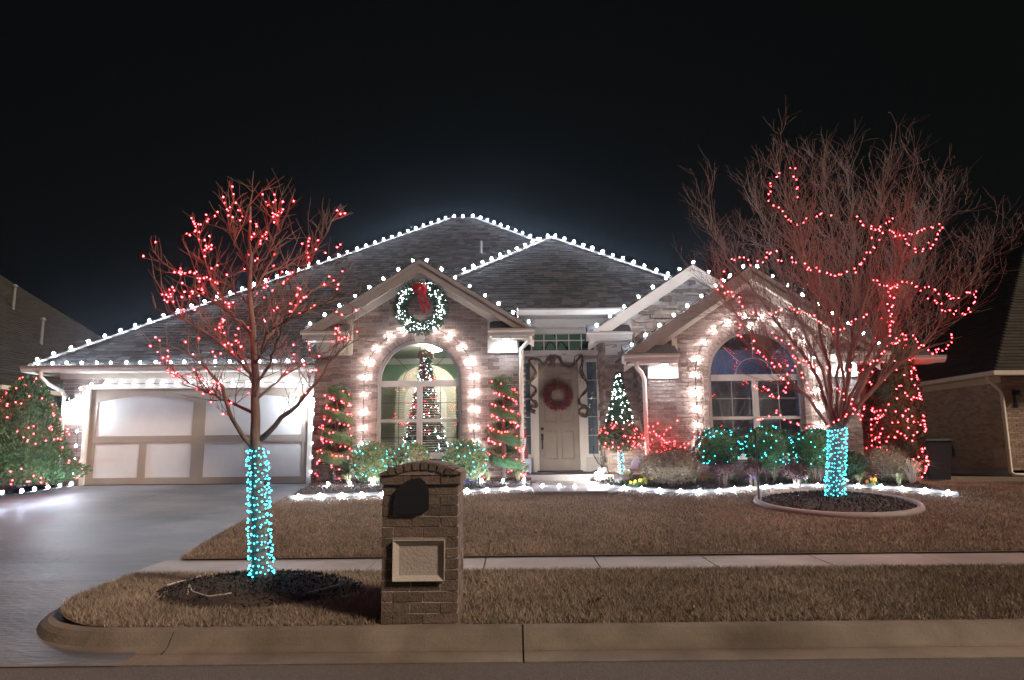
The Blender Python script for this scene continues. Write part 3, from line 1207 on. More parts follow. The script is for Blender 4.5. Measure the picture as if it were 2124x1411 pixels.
def arched_window(x, Y, sill, zs, hw, R0, parent, label, rows, glass, cols, mm):
    # brick arch ring and jambs (voussoirs)
    nv = 34
    wv = T  # noqa
    ringw = []
    for i in range(nv):
        a0, a1 = math.pi * i / nv + .006, math.pi * (i + 1) / nv - .006
        if abs((a0 + a1) / 2 - math.pi / 2) < .11:
            continue
        ri, ro = 0.0, .115
        q = [(x + (hw + r_) * math.cos(a), zs + (R0 + r_) * math.sin(a)) for r_, a in ((ri, a0), (ro, a0), (ro, a1), (ri, a1))]
        p = .022 + R.uniform(-.004, .004)
        MB().hexa([(u, Y + .10, z) for u, z in q] + [(u, Y - p, z) for u, z in q]).build('brick', BRICK, parent)
    for s in (-1, 1):
        z = sill
        while z < zs - .02:
            p = .022 + R.uniform(-.004, .004)
            xa, xb = sorted((x + s * hw, x + s * (hw + .115)))
            MB().box(xa, xb, Y - p, Y + .10, z + .005, min(z + .0762, zs) - .005).build('brick', BRICK, parent)
            z += .0762
    out = arch_pts(x, zs, hw + .10, R0 + .10)
    inn = arch_pts(x, zs, hw - .0, R0 - .0)
    mb = MB()
    for (a, b), (c, d) in zip(list(zip(out, inn)), list(zip(out, inn))[1:]):
        mb.poly([(a[0], Y + .02, a[1]), (b[0], Y + .02, b[1]), (d[0], Y + .02, d[1]), (c[0], Y + .02, c[1])])
    for s in (-1, 1):
        mb.poly([(x + s * hw, Y + .02, sill), (x + s * (hw + .1), Y + .02, sill), (x + s * (hw + .1), Y + .02, zs), (x + s * hw, Y + .02, zs)])
    mb.build('arch_mortar', MORTAR, parent)
    ks = MB().prism([(x - .095, Y - .05, zs + R0 - .03), (x + .095, Y - .05, zs + R0 - .03), (x + .135, Y - .05, zs + R0 + .23), (x - .135, Y - .05, zs + R0 + .23)], (0, .1, 0))
    ks.build('keystone', CREAM, parent)
    # frame
    fw = .065
    mb = MB()
    o_, i_ = arch_pts(x, zs, hw, R0), arch_pts(x, zs, hw - fw, R0 - fw)
    y0, y1 = Y + .055, Y + .125
    path = list(zip(o_, i_))
    path = [((x + hw, sill), (x + hw - fw, sill))] + path + [((x - hw, sill), (x - hw + fw, sill))]
    for (a, b), (c, d) in zip(path, path[1:]):
        for q in (((a, y0), (b, y0), (d, y0), (c, y0)), ((b, y0), (b, y1), (d, y1), (d, y0)), ((a, y0), (a, y1), (c, y1), (c, y0))):
            mb.poly([(p[0], yy, p[1]) for p, yy in q])
    win = mb.build('window', VINYL, parent, label=label)
    iw = hw - fw
    MB().box(x - iw + .001, x + iw - .001, y0 - .012, y1, zs - .10, zs + .02).build('transom_bar', VINYL, win)
    MB().box(x - .055, x + .055, y0 - .01, y1 - .002, sill + .05, zs - .101).build('mullion', VINYL, win)
    MB().box(x - hw - .05, x + hw + .05, Y - .05, y1 + .01, sill - .06, sill + .05).build('sill', CREAM, win)
    zm = sill + (zs - sill) * .47
    for s in (-1, 1):
        xa, xb = sorted((x + s * .056, x + s * (iw - .001)))
        MB().box(xa, xb, y0 - .005, y1 - .01, zm - .03, zm + .03).build('meeting_rail', VINYL, win)
        for (za, zb, yy) in ((sill + .051, zm - .031, y1 - .035), (zm + .031, zs - .101, y1 - .055)):
            MB().box(xa, xb, yy, yy + .006, za, zb).build('pane', glass, win)
            f = MB()
            for c in range(1, cols):
                xx = lerp(xa, xb, c / cols)
                f.box(xx - .006, xx + .006, yy - .012, yy - .001, za, zb)
            for r_ in range(1, rows):
                zz = lerp(za, zb, r_ / rows)
                f.box(xa, xb, yy - .010, yy - .0012, zz - .0055, zz + .0055)
            f.build('muntins', mm, win)
    mb = MB()
    pts = arch_pts(x, zs, iw, R0 - fw)
    mb.prism([(p[0], y1 - .05, max(p[1], zs + .021)) for p in pts], (0, .006, 0))
    mb.build('pane', glass, win)
    # sunburst muntins in the arch
    f = MB()
    rr = iw * .42
    f.tube([(x + rr * math.cos(a), y1 - .062, zs + .02 + rr * .9 * math.sin(a)) for a in np.linspace(0, math.pi, 14)], .0075, 4)
    for a in (math.pi / 4, math.pi / 2, 3 * math.pi / 4):
        f.tube([(x + rr * math.cos(a), y1 - .062, zs + .02 + rr * .9 * math.sin(a)), (x + iw * .97 * math.cos(a), y1 - .062, zs + (R0 - fw) * .97 * math.sin(a))], .0065, 4)
    f.build('sunburst_muntins', mm, win)
    return win


w1 = arched_window(parent=house, label='arched window with a lit room behind it', rows=2, cols=2, glass=PANE, mm=MAT('dark_backlit_muntin', [(.05, .05, .05)], .5), **LWIN)  # muntins coloured dark, as bars backlit by the room
w2 = arched_window(parent=house, label='arched window with closed pale blinds', rows=2, cols=2, glass=PANE_D, mm=MAT('pale_muntin', [(.33, .32, .32)], .5), **RWIN)


def blind(win, x, Y, hw, z0, z1, tilt, label, dens=.05, mat=CREAMC):
    mb = MB()
    z = z0
    while z < z1:
        c, s = math.cos(tilt) * .022, math.sin(tilt) * .022
        for sg in (-1, 1):
            xa, xb = sorted((x + sg * .06, x + sg * hw))
            mb.poly([(xa, Y - c, z - s), (xb, Y - c, z - s), (xb, Y + c, z + s), (xa, Y + c, z + s)])
        z += dens
    mb.build('blind_slats', mat, win, kind='stuff')


blind(w1, LWIN['x'], YL + .20, .78, 1.22, 2.56, .25, '')
blind(w2, RWIN['x'], YR + .20, .84, 1.16, 2.56, 1.15, '', .042, MAT('grey_blind', [(.55, .52, .50)], .7))
# small window in the wing
MB().box(7.29, 8.03, 14.55, 14.66, 1.04, 1.10).build('sill', CREAM, house)
f = MB()
for (xa, xb, za, zb) in ((7.30, 7.36, 1.1, 2.6), (7.96, 8.02, 1.1, 2.6), (7.361, 7.959, 2.54, 2.6), (7.361, 7.959, 1.1, 1.16), (7.361, 7.959, 1.80, 1.86)):
    f.box(xa, xb, 14.575, 14.65, za, zb)
wn = f.build('window', CREAM, house)
MB().box(7.36, 7.96, 14.625, 14.631, 1.16, 2.54).build('pane', PANE_D, wn)
mb = MB()
for z in np.arange(1.18, 2.54, .045):
    mb.poly([(7.36, 14.67, z), (7.96, 14.67, z), (7.96, 14.69, z + .035), (7.36, 14.69, z + .035)])
mb.build('blind_slats', CREAMC, wn, kind='stuff')
MB().box(7.2, 8.1, 14.75, 14.8, 1, 2.7).build('room_wall', GALV, house)

# ---------------- rooms behind the big windows
mb = MB()
x0, x1, y0, y1, z0, z1 = -3.9, 0.05, 14.42, 18.2, .75, 3.62
mb.poly([(x0, y1, z0), (x1, y1, z0), (x1, y1, z1), (x0, y1, z1)])
mb.poly([(x0, y0, z0), (x0, y1, z0), (x0, y1, z1), (x0, y0, z1)])
mb.poly([(x1, y0, z0), (x1, y1, z0), (x1, y1, z1), (x1, y0, z1)])
rm = mb.build('room_wall', GREENW, house)
MB().poly([(x0, y0, z1), (x1, y0, z1), (x1, y1, z1), (x0, y1, z1)]).build('room_ceiling', CEILW, house)
MB().poly([(x0, y0, z0), (x1, y0, z0), (x1, y1, z0), (x0, y1, z0)]).build('room_floor', DOORTAUPE, house)
MB().box(x0 + .001, x1 - .001, y1 - .10, y1 - .001, z1 - .15, z1 - .002).build('crown_moulding', CEILW, house)
MB().box(-3.6, -2.9, y1 - .05, y1 - .002, z0, 2.9).build('room_door', CREAMC, house)
mb = MB()
x0, x1, y0, y1 = 3.25, 6.15, 13.95, 16.6
mb.poly([(x0, y1, .7), (x1, y1, .7), (x1, y1, 3.62), (x0, y1, 3.62)])
mb.poly([(x0, y0, .7), (x0, y1, .7), (x0, y1, 3.62), (x0, y0, 3.62)])
mb.poly([(x1, y0, .7), (x1, y1, .7), (x1, y1, 3.62), (x1, y0, 3.62)])
mb.poly([(x0, y0, 3.62), (x1, y0, 3.62), (x1, y1, 3.62), (x0, y1, 3.62)])
mb.build('room_wall', BLUEW, house)
ct = T('ceiling_lamp', 'lit ceiling lamp inside the room behind the arched window', 'ceiling lamp', (-1.72, 15.6, 3.5))
MB().lathe([(.05, 0), (.06, -.03)], (-1.72, 15.6, 3.62), 12).build('mount', GALV, ct)
MB().lathe([(.06, -.16), (.18, -.12), (.23, -.05), (.20, -.03)], (-1.72, 15.6, 3.62), 18).build('shade', E_CEIL, ct, smooth=True)
c2_ = T('ceiling_lamp', 'dim ceiling lamp in the blue room behind the blinds', 'ceiling lamp', (5.0, 15.4, 3.8))
MB().lathe([(.05, 0), (.06, -.03)], (5.0, 15.6, 3.61), 12).build('mount', GALV, c2_)
MB().lathe([(.05, -.12), (.12, -.09), (.13, -.05), (.10, -.03)], (5.0, 15.6, 3.61), 16).build('shade', EMIT('dim_lamp', (.9, .92, 1), 70), c2_, smooth=True)

# ---------------- garage door
gd = MB().box(GX0, GX1, YG + .06, YG + .10, GZ0, GZ1).build('garage_door', WHITEP, house, label='two-car garage door with taupe trim and white panels')
yf = YG + .058
xm = (GX0 + GX1) / 2
zr = 1.56


def tb(xa, xb, za, zb, d=.022):
    MB().box(xa, xb, yf - d, yf, za, zb).build('trim_board', GARTRIM, gd)


tb(GX0, GX1, GZ0 + .012, GZ0 + .15)
tb(GX0, GX1, zr - .075, zr + .075)
for a, b in ((GX0, GX0 + .16), (xm - .14, xm + .14), (GX1 - .14, GX1)):
    tb(a, b, GZ0 + .151, zr - .076)
    tb(a, b, zr + .076, GZ1)
for s, (a, b) in ((0, (GX0 + .16, xm - .14)), (1, (xm + .14, GX1 - .14))):
    c = (a + b) / 2
    tb(c - .08, c + .08, GZ0 + .151, zr - .076)
    pts = [(a, GZ1), (b, GZ1)]
    arc = [(lerp(b, a, i / 20), GZ1 - .30 + .21 * math.sin(math.pi * (.10 + .80 * i / 20)) ** 1.0 - .065) for i in range(21)]
    MB().prism([(p[0], yf - .022, p[1]) for p in pts + arc], (0, .022, 0)).build('trim_board', GARTRIM, gd)
    for (pa, pb, za, zb) in ((a, b, zr + .078, GZ1 - .3), (a, c - .081, GZ0 + .152, zr - .077), (c + .081, b, GZ0 + .152, zr - .077)):
        zc = lerp(za, zb, .5) if zb > 2 else lerp(za, zb, .52)
        MB().box(pa + .002, pb - .002, yf - .006, yf - .0005, za, zc - .004).build('door_panel', WHITEP, gd)
        MB().box(pa + .002, pb - .002, yf - .006, yf - .0005, zc + .004, zb).build('door_panel', WHITEP, gd)
for (a, b, za, zb) in ((GX0 - .10, GX0 - .001, .56, GZ1 + .10), (GX1 + .001, GX1 + .10, .56, GZ1 + .10), (GX0, GX1, GZ1 + .001, GZ1 + .10)):
    MB().box(a, b, YG - .02, YG + .10, za, zb).build('door_casing', CREAM, house)
MB().box(GX0 - .0, GX1, YG + .0, YG + .11, GZ0 - .01, GZ0 + .008).build('door_seal', BLACKM, house)

# ---------------- entry: siding wall, door, transom, sidelights
PZ0 = .765
mb = MB()
z = PZ0
while z < 3.40:
    for (xa, xb) in ((.14, .30), (.46, .50), (1.58, 1.64), (1.93, 2.0)):
        mbb = MB().hexa([(xa, YD - .022, z), (xb, YD - .022, z), (xb, YD + .02, z), (xa, YD + .02, z), (xa, YD - .006, z + .118), (xb, YD - .006, z + .118), (xb, YD + .02, z + .118), (xa, YD + .02, z + .118)])
        mbb.build('siding_board', SIDING, house)
    z += .12
MB().box(1.58, 2.0, YD - .02, YD + .02, PZ0, 1.12).build('siding_panel', SIDING, house)
MB().poly([(.1, YD + .03, .5), (2.05, YD + .03, .5), (2.05, YD + .03, 3.42), (.1, YD + .03, 3.42)]).build('entry_wall', SIDING, house)
DXa, DXb, DZt = .585, 1.485, 3.19
dr = MB().box(DXa, DXb, YD - .012, YD + .03, PZ0 + .03, DZt).build('front_door', DOORTAUPE, house, label='taupe six-panel front door')
dw_ = DXb - DXa
for (fa, fb) in ((.13, .45), (.55, .87)):
    for (za, zb) in ((.06, .33), (.44, .64), (.69, .985)):
        pass
for (fa, fb) in ((.13, .455), (.545, .87)):
    for (za, zb) in ((.10, .36), (.44, .86), (.89, .975)):
        xa, xb = lerp(DXa, DXb, fa), lerp(DXa, DXb, fb)
        a, b = lerp(PZ0 + .03, DZt, za), lerp(PZ0 + .03, DZt, zb)
        g = MB()
        for q in (((xa, a), (xb, a), (xb - .03, a + .03), (xa + .03, a + .03)), ((xb, a), (xb, b), (xb - .03, b - .03), (xb - .03, a + .03)), ((xb, b), (xa, b), (xa + .03, b - .03), (xb - .03, b - .03)), ((xa, b), (xa, a), (xa + .03, a + .03), (xa + .03, b - .03))):
            g.hexa([(u, YD - .0125, z_) for u, z_ in q] + [(q[0][0], YD - .026, q[0][1]), (q[1][0], YD - .026, q[1][1]), (q[2][0], YD - .016, q[2][1]), (q[3][0], YD - .016, q[3][1])])
        g.build('door_panel', DOORTAUPE, dr)
MB().lathe([(.028, -.0), (.028, .03)], (0, 0, 0), 12)
hnd = MB().tube([(DXa + .07, YD - .02, 1.52), (DXa + .07, YD - .08, 1.50), (DXa + .07, YD - .085, 1.40), (DXa + .07, YD - .07, 1.30), (DXa + .07, YD - .02, 1.27)], .014, 6)
hnd.box(DXa + .045, DXa + .095, YD - .03, YD - .0125, 1.46, 1.60)
hnd.build('handle', BLACKM, dr)
MB().box(DXa + .04, DXa + .10, YD - .035, YD - .0125, 1.68, 1.74).build('deadbolt', BLACKM, dr)
for (xa, xb, za, zb) in ((DXa - .13, DXa - .004, PZ0, DZt + .15), (DXb + .004, DXb + .13, PZ0, DZt + .15), (DXa - .003, DXb + .003, DZt + .004, DZt + .15)):
    MB().box(xa, xb, YD - .05, YD + .028, za, zb).build('door_casing', CREAM, house)
MB().box(.1, 2.0, YD - .06, YD + .028, 3.345, 3.44).build('head_casing', CREAM, house)
MB().box(DXa - .05, DXb + .05, YD - .10, YD + .03, PZ0 - .0, PZ0 + .028).build('threshold', BLACKM, house)
SKY = MAT('sidelight_curtain', [(.36, .43, .46), (.46, .53, .56)], .7, 5)
for (xa, xb) in ((.22, .40), (1.68, 1.90)):
    f = MB()
    for (a, b, za, zb) in ((xa - .07, xa, 1.08, 3.27), (xb, xb + .07, 1.08, 3.27), (xa, xb, 3.20, 3.27), (xa, xb, 1.08, 1.15)):
        f.box(a, b, YD - .045, YD + .02, za, zb)
    sl = f.build('sidelight', CREAM, house)
    MB().box(xa + .001, xb - .001, YD - .016, YD - .011, 1.15, 3.2).build('pane', PANE_D, sl)
    MB().box(xa + .001, xb - .001, YD + .012, YD + .026, 1.15, 3.2).build('curtain', SKY, sl)
    for zz in np.linspace(1.15, 3.2, 6)[1:-1]:
        MB().box(xa + .001, xb - .001, YD - .024, YD - .0165, zz - .008, zz + .008).build('muntin', CREAM, sl)
# transom: twelve panes in two rows
ta, tbx, tz0, tz1 = .16, 1.86, 3.47, 3.93
f = MB()
for (a, b, za, zb) in ((ta - .06, ta, tz0 - .03, tz1 + .03), (tbx, tbx + .07, tz0 - .03, tz1 + .03), (ta, tbx, tz1, tz1 + .03), (ta, tbx, tz0 - .03, tz0)):
    f.box(a, b, YD - .05, YD + .02, za, zb)
for k in range(1, 6):
    xx = lerp(ta, tbx, k / 6)
    f.box(xx - .011, xx + .011, YD - .03, YD - .008, tz0, tz1)
f.box(ta, tbx, YD - .029, YD - .0085, (tz0 + tz1) / 2 - .011, (tz0 + tz1) / 2 + .011)
tr = f.build('transom_window', CREAM, house)
for k in range(6):
    for (za, zb) in ((tz0, (tz0 + tz1) / 2), ((tz0 + tz1) / 2, tz1)):
        xa, xb = lerp(ta, tbx, k / 6), lerp(ta, tbx, (k + 1) / 6)
        MB().box(xa + .012, xb - .012, YD - .004, YD + .0, za + .012, zb - .012).build('pane', PANE_D, tr)
MB().box(1.93, 2.02, YD - .03, YD + .02, 3.44, 4.2).build('corner_board', SIDING, house)
# hall behind the transom
mb = MB()
mb.poly([(.0, 17.5, 2.5), (2.4, 17.5, 2.5), (2.4, 17.5, 4.6), (0, 17.5, 4.6)])
mb.poly([(2.4, 15.8, 2.5), (2.4, 17.5, 2.5), (2.4, 17.5, 4.6), (2.4, 15.8, 4.6)])
mb.poly([(0, 15.8, 2.5), (0, 17.5, 2.5), (0, 17.5, 4.6), (0, 15.8, 4.6)])
mb.build('room_wall', GREENW, house)
ch = T('chandelier', 'dark scrolled iron chandelier seen through the transom window', 'chandelier', (1.05, 16.6, 3.6))
mb = MB().tube([(1.05, 16.6, 4.6), (1.05, 16.6, 3.5)], .012, 6)
mb.build('stem', BLACKM, ch)
for s in (-1, 1):
    MB().tube([(1.05 + s * t * .28, 16.6, 3.62 + .18 * math.sin(t * 3.4)) for t in np.linspace(0, 1, 9)], .014, 5).build('arm', BLACKM, ch)
    MB().lathe([(.03, 0), (.05, .08)], (1.05 + s * .28, 16.6, 3.6), 10).build('cup', BLACKM, ch)
MB().lathe([(.03, -.03), (.055, .0), (.03, .03)], (1.05, 16.6, 3.95), 10).build('finial', BLACKM, ch)
MB().lathe([(.03, 0), (.10, .04), (.105, .06), (.05, .10)], (1.05, 16.6, 4.36), 14).build('hidden_hall_light', EMIT('hall_fill', (1, .95, .85), 40), ch)  # unseen lamp added above the transom to brighten the hall
# porch slab and front step
MB().box(.13, 2.06, 14.2, YD + .0, .45, PZ0 - .004).build('porch_slab', CONC, house)
MB().box(.20, 2.35, 13.35, 14.19, .4, .64).build('porch_step', CONC, house)
mb = MB()
pth = [(.30, 13.36), (2.2, 13.36), (2.05, 12.6), (1.6, 12.05), (.35, 12.05)]
mb.prism([(a, b, .35) for a, b in pth], (0, 0, 0))
mb = MB()
i0 = len(mb.v)
mb.v = [(a, b, gz(a, b) + .05) for a, b in pth] + [(a, b, gz(a, b) - .05) for a, b in pth]
mb.f = [(0, 4, 3, 2, 1), (5, 6, 7, 8, 9)] + [(k, (k + 1) % 5, (k + 1) % 5 + 5, k + 5) for k in range(5)]
mb.build('front_path', CONC, kind='structure', label='short concrete path joining porch step and lawn', cat='path')


# ---------------- wall lanterns
def lantern(x, z, label):
    t = T('wall_lantern', label, 'lantern', (x, YG - .05, z))
    MB().box(x - .05, x + .05, YG - .03, YG - .014, z - .08, z + .24).build('back_plate', BLACKM, t)
    MB().tube([(x, YG - .03, z + .18), (x, YG - .10, z + .25), (x, YG - .16, z + .24), (x, YG - .17, z + .19)], .012, 6).build('arm', BLACKM, t)
    MB().lathe([(.015, .20), (.09, .13), (.095, .12)], (x, YG - .17, z), 6).build('cap', BLACKM, t)
    MB().lathe([(.055, -.10), (.085, .115)], (x, YG - .17, z), 6).build('glass', GLASS('lantern_glass', (.97, .98, 1), .06), t)
    MB().lathe([(.03, -.08), (.06, -.04), (.065, .05), (.03, .10)], (x, YG - .17, z), 10).build('lamp', E_LANT, t, smooth=True)
    MB().lathe([(.03, -.12), (.06, -.105)], (x, YG - .17, z), 6).build('base', BLACKM, t)


p = P(140, 846, 15.45)
lantern(p.x, p.z, 'glaring white wall lantern between the downspout and garage door')
p = P(652, 838, 15.45)
lantern(p.x, p.z, 'glaring white wall lantern between the garage door and spiral topiary')
# lantern above the second arched window
p = P(1556, 676, 13.5)
t = T('wall_lantern', 'small black box lantern above the blue-lit arched window', 'lantern', p)
MB().box(p.x - .11, p.x + .11, 13.42, 13.59, p.z + .09, p.z + .13).build('cap', BLACKM, t)
MB().box(p.x - .09, p.x + .09, 13.44, 13.57, p.z - .12, p.z + .089).build('glass', GLASS('lantern_glass', (.97, .98, 1), .06), t)
MB().lathe([(.02, -.06), (.035, 0), (.02, .06)], (p.x, 13.5, p.z), 8).build('lamp', EMIT('small_lamp', (1, .93, .9), 25), t)

# ================================================================== WHITE BULB STRINGS ON THE HOUSE
UPZ = Vector((0, 0, 1))


def lift(path, d):
    return [Vector(p) + Vector(d) for p in path]


RS = 'white bulb strings on the roof'
light_string('row of white bulbs along the garage eave', lift([(-10.45, 15.02, EZ), (-4.05, 15.02, EZ)], (0, .02, .03)), .315, 'w', .037, group=RS)
light_string('white bulbs climbing the long garage-side hip of the big roof', lift(HIPL, (0, 0, .035)), .36, 'w', .042, group=RS)
light_string('three white bulbs on the short top ridge of the big roof', lift([ap[0], ap[1]], (0, 0, .05)), .33, 'w', .044, group=RS)
light_string('white bulbs down the far hip of the big roof behind the entry roof', lift(HIPR, (0, 0, .04)), .37, 'w', .042, group=RS)
light_string('white bulbs on the entry roof hip that meets the wreath gable', lift([EHL[0].lerp(EHL[1], .42), EHL[1]], (0, 0, .04)), .36, 'w', .042, group=RS)
light_string('white bulbs on the entry roof hip that meets the stone gable', lift([EHR[0], EHR[0].lerp(EHR[1], .66)], (0, 0, .04)), .36, 'w', .042, group=RS)


def rake(Xc, hw, zap, sl, Yf, frac=(1, 1)):
    return [(Xc - hw * frac[0], Yf + .05, zap - sl * hw * frac[0]), (Xc, Yf + .05, zap + .01), (Xc + hw * frac[1], Yf + .05, zap - sl * hw * frac[1])]


light_string('white bulbs over both rakes of the gable with the green wreath', lift(rake(GLX, 2.36, 5.14, .625, 13.93), (0, 0, .03)), .345, 'w', .036, group=RS)
light_string('white bulbs on the rakes of the stone gable', lift(rake(GSX, 2.22, 5.11, .66, 14.42, (1, .5)), (0, 0, .03)), .36, 'w', .037, group=RS)
light_string('white bulbs on the rakes of the gable behind the red-lit tree', lift(rake(GRX, 2.52, 4.78, .68, 13.28), (0, 0, .03)), .335, 'w', .036, group=RS)
light_string('white bulbs framing the garage door', [(GX0 - .16, 15.53, .66), (GX0 - .16, 15.53, GZ1 + .11), (GX1 + .14, 15.53, GZ1 + .11), (GX1 + .14, 15.53, .66)], .31, 'g', .036, off=(0, -.045, 0))


def arch_string(win, label, o=.26):
    path = [(win['x'] + (win['hw'] + o), win['Y'] - .04, win['sill'] + .08)]
    path += [(a, win['Y'] - .04, b) for a, b in arch_pts(win['x'], win['zs'], win['hw'] + o, win['R0'] + o, 20)]
    path += [(win['x'] - (win['hw'] + o), win['Y'] - .04, win['sill'] + .08)]
    light_string(label, path, .335, 'a', .034, off=(0, -.045, 0), jit=.02)


arch_string(LWIN, 'big round white bulbs arching over the window with the lit room')
arch_string(RWIN, 'big round white bulbs arching over the window with closed blinds')
light_string('white bulbs on the lawn in front of the low edging', [p + Vector((0, -.09, 0)) for p in EP_L], .34, 'w', .034, off=(0, 0, .06))
light_string('white bulbs along the long curved edging by the globe bushes', [p + Vector((0, -.10, 0)) for p in EP_R], .33, 'w', .033, off=(0, 0, .06))
bp = [G(px, py, .06) for px, py in ((655, 1012), (740, 1009), (800, 1008), (965, 1004), (1040, 1004), (1110, 1003))]
light_string('white bulbs lying in the mulch beneath the spiral topiaries', bp, .42, 'w', .036, off=(0, 0, .07))
bp = [G(px, py, .03) for px, py in ((-20, 1030), (40, 1026), (100, 1017), (160, 1008))]
light_string('white bulbs beside the driveway below the red-lit evergreen', bp, .30, 'w', .036, off=(0, 0, .06))
bp = [G(1108, 1014), G(1190, 1016), G(1240, 1013)]
light_string('few white bulbs crossing the end of the front path', bp, .34, 'w', .036, off=(0, 0, .06))

# ================================================================== NEIGHBOURS
nb = T('neighbour_house', 'unlit brown brick house with gutter and downspout beside the wheelie bin', 'house', (14, 19.6, .35))
NX, NY, NZ = 13.72, 19.6, 3.12
brk = brick_variants(BRICK_NB, .190, .058)
bud = [190]


def side_l(X):
    return lambda u, z, d: (X - d, u, z)


wl = MB().poly([(NX, NY, .2), (NX, 33, .2), (NX, 33, NZ), (NX, NY, NZ)]).build('side_wall', MORTAR_D, nb)
rows = int((NZ - .12 - .58) / .0667)
smb = MB()
cnt = 0
for r_ in range(rows):
    z = .58 + r_ * .0667
    u = NY - (.1 if r_ % 2 else 0)
    while u < 26.5:
        a, b = max(NY + .02, u + .004), u + .196
        u += .2
        if z < 1.15 and a < NY + .62:
            continue
        if b - a < .05:
            continue
        if cnt < 210 and b - a > .19 and a < 23.6 and (a < 21.3 or R.random() < .35):
            o = bpy.data.objects.new('brick', R.choice(brk))
            o.location = (NX + .003, (a + b) / 2, z + .033)
            o.rotation_euler = (0, 0, math.pi / 2)
            link(o, wl)
            cnt += 1
        else:
            p = .012 + R.uniform(-.003, .003)
            smb.box(NX - p, NX + .01, a, b, z + .004, z + .0627)
smb.build('brickwork', BRICK_NB, wl, kind='stuff')
for (a, b, za, zb) in ((NY + .04, NY + .60, .86, 1.14), (NY + .04, NY + .38, .62, .85), (NY + .39, NY + .60, .62, .85)):
    MB().box(NX - .035, NX + .01, a, b, za, zb).build('stone_block', MAT('pale_stone', [(.36, .31, .26), (.45, .40, .34)], .9, 6, bump=.4), nb)
MB().box(NX - .05, NX + .01, NY - .05, 33, .1, .57).build('foundation', CONC, nb)
brickwork(front(NY), lambda z: [(NX, 17.5)], .55, NZ, nb, 'front_wall', mat=BRICK_NB, mort=MORTAR_D, course=.0667, Lb=.2)
MB().poly([(17.5, NY, 0), (30, NY, 0), (30, NY, NZ), (17.5, NY, NZ)]).build('front_wall', MORTAR_D, nb)
ex, ey, ez = NX - .45, NY - .45, NZ + .13
roof_plane('roof', (ex, 34, ez), (0, -1, 0), (1, 0, .95), [(0, 0), (34 - ey, 0), (34 - ey - 7.3, 10.07), (7.3, 10.07)], nb, mat=SHINGLE_NB, expo=.16, tab=(.3, .5))
roof_plane('roof', (ex, ey, ez), (1, 0, 0), (0, 1, .95), [(0, 0), (18, 0), (18 - 7.3, 10.07), (7.3, 10.07)], nb, mat=SHINGLE_NB, expo=.16, tab=(.3, .5))
MB().box(ex - .1, ex, ey - .1, 34, ez - .11, ez + .01).build('gutter', CREAM, nb)
MB().box(ex - .001, ex + 15, ey - .1, ey, ez - .112, ez + .008).build('gutter', CREAM, nb)
MB().box(ex + .001, NX, ey, 34, ez - .10, ez - .08).build('soffit', SOFFIT, nb)
MB().box(NX, ex + 15, ey + .002, NY, ez - .102, ez - .082).build('soffit', SOFFIT, nb)
MB().box(NX - .03, NX - .001, NY, 33, NZ - .14, NZ + .045).build('frieze', CREAM, nb)
MB().tube([(ex + .0, ey + .35, ez - .1), (ex + .02, ey + .35, ez - .2), (NX - .2, NY - .02, ez - .36), (NX - .06, NY - .06, ez - .55), (NX - .06, NY - .06, .5), (NX + .0, NY - .12, .42), (NX + .6, NY - .3, .41)], .055, 8).build('downspout', CREAM, nb, smooth=True)
t = T('wall_lantern', 'unlit dark wall lantern beside the neighbour downspout', 'lantern', (NX + .35, NY - .1, 2.5))
MB().box(NX + .28, NX + .42, NY - .04, NY - .014, 2.3, 2.75).build('back_plate', BLACKM, t)
MB().lathe([(.04, -.22), (.09, -.12), (.11, .1), (.03, .2)], (NX + .35, NY - .16, 2.5), 8).build('glass', GLASS('lantern_glass', (.97, .98, 1), .06), t)
MB().lathe([(.11, .1), (.12, .12), (.02, .24)], (NX + .35, NY - .16, 2.5), 8).build('cap', BLACKM, t)
MB().tube([(NX + .35, NY - .03, 2.72), (NX + .35, NY - .16, 2.74)], .012, 5).build('arm', BLACKM, t)

nl = T('neighbour_house', 'dim house with vent pipes on its roof behind the garage', 'house', (-19, 21, .5))
lx, ly, lz = -14.3, 19.5, 3.15
wl = MB().poly([(lx - .5, ly + .5, .2), (lx - .5, 34, .2), (lx - .5, 34, lz), (lx - .5, ly + .5, lz)]).build('side_wall', MORTAR_D, nl)
brickwork(facer(lx - .5), lambda z: [(ly + .5, 25)], .5, lz, wl, 'side_wall', mat=BRICK_NB, mort=MORTAR_D, course=.0667, Lb=.2, wall=False)
brickwork(front(ly + .5), lambda z: [(lx - 3, lx - .5)], .5, lz, nl, 'front_wall', mat=BRICK_NB, mort=MORTAR_D, course=.0667, Lb=.2)
roof_plane('roof', (lx, 20 - .5, lz), (0, 1, 0), (-1, 0, .80), [(0, 0), (15, 0), (7.5, 9.6)], nl, mat=SHINGLE_NB, expo=.16, tab=(.3, .5))
roof_plane('roof', (lx, ly, lz), (-1, 0, 0), (0, 1, .80), [(0, 0), (20, 0), (12, 9.6), (7.5, 9.6)], nl, mat=SHINGLE_NB, expo=.16, tab=(.3, .5))
MB().box(lx, lx + .1, ly, 34.5, lz - .11, lz + .01).build('gutter', CREAM, nl)
MB().box(lx - 20, lx + .1, ly - .1, ly - .001, lz - .11, lz + .01).build('gutter', CREAM, nl)
MB().box(lx - .5, lx - .001, ly, 34.4, lz - .10, lz - .08).build('soffit', SOFFIT, nl)
for (px, py, yy) in ((30, 612, 25.5), (88, 682, 24.5)):
    p = P(px, py, yy)
    mb = MB().tube([p + Vector((0, 0, -.9)), p + Vector((0, 0, .3))], .05, 8)
    mb.lathe([(.09, .3), (.09, .36), (.03, .4)], p, 8)
    mb.build('vent_pipe', GALV, nl)

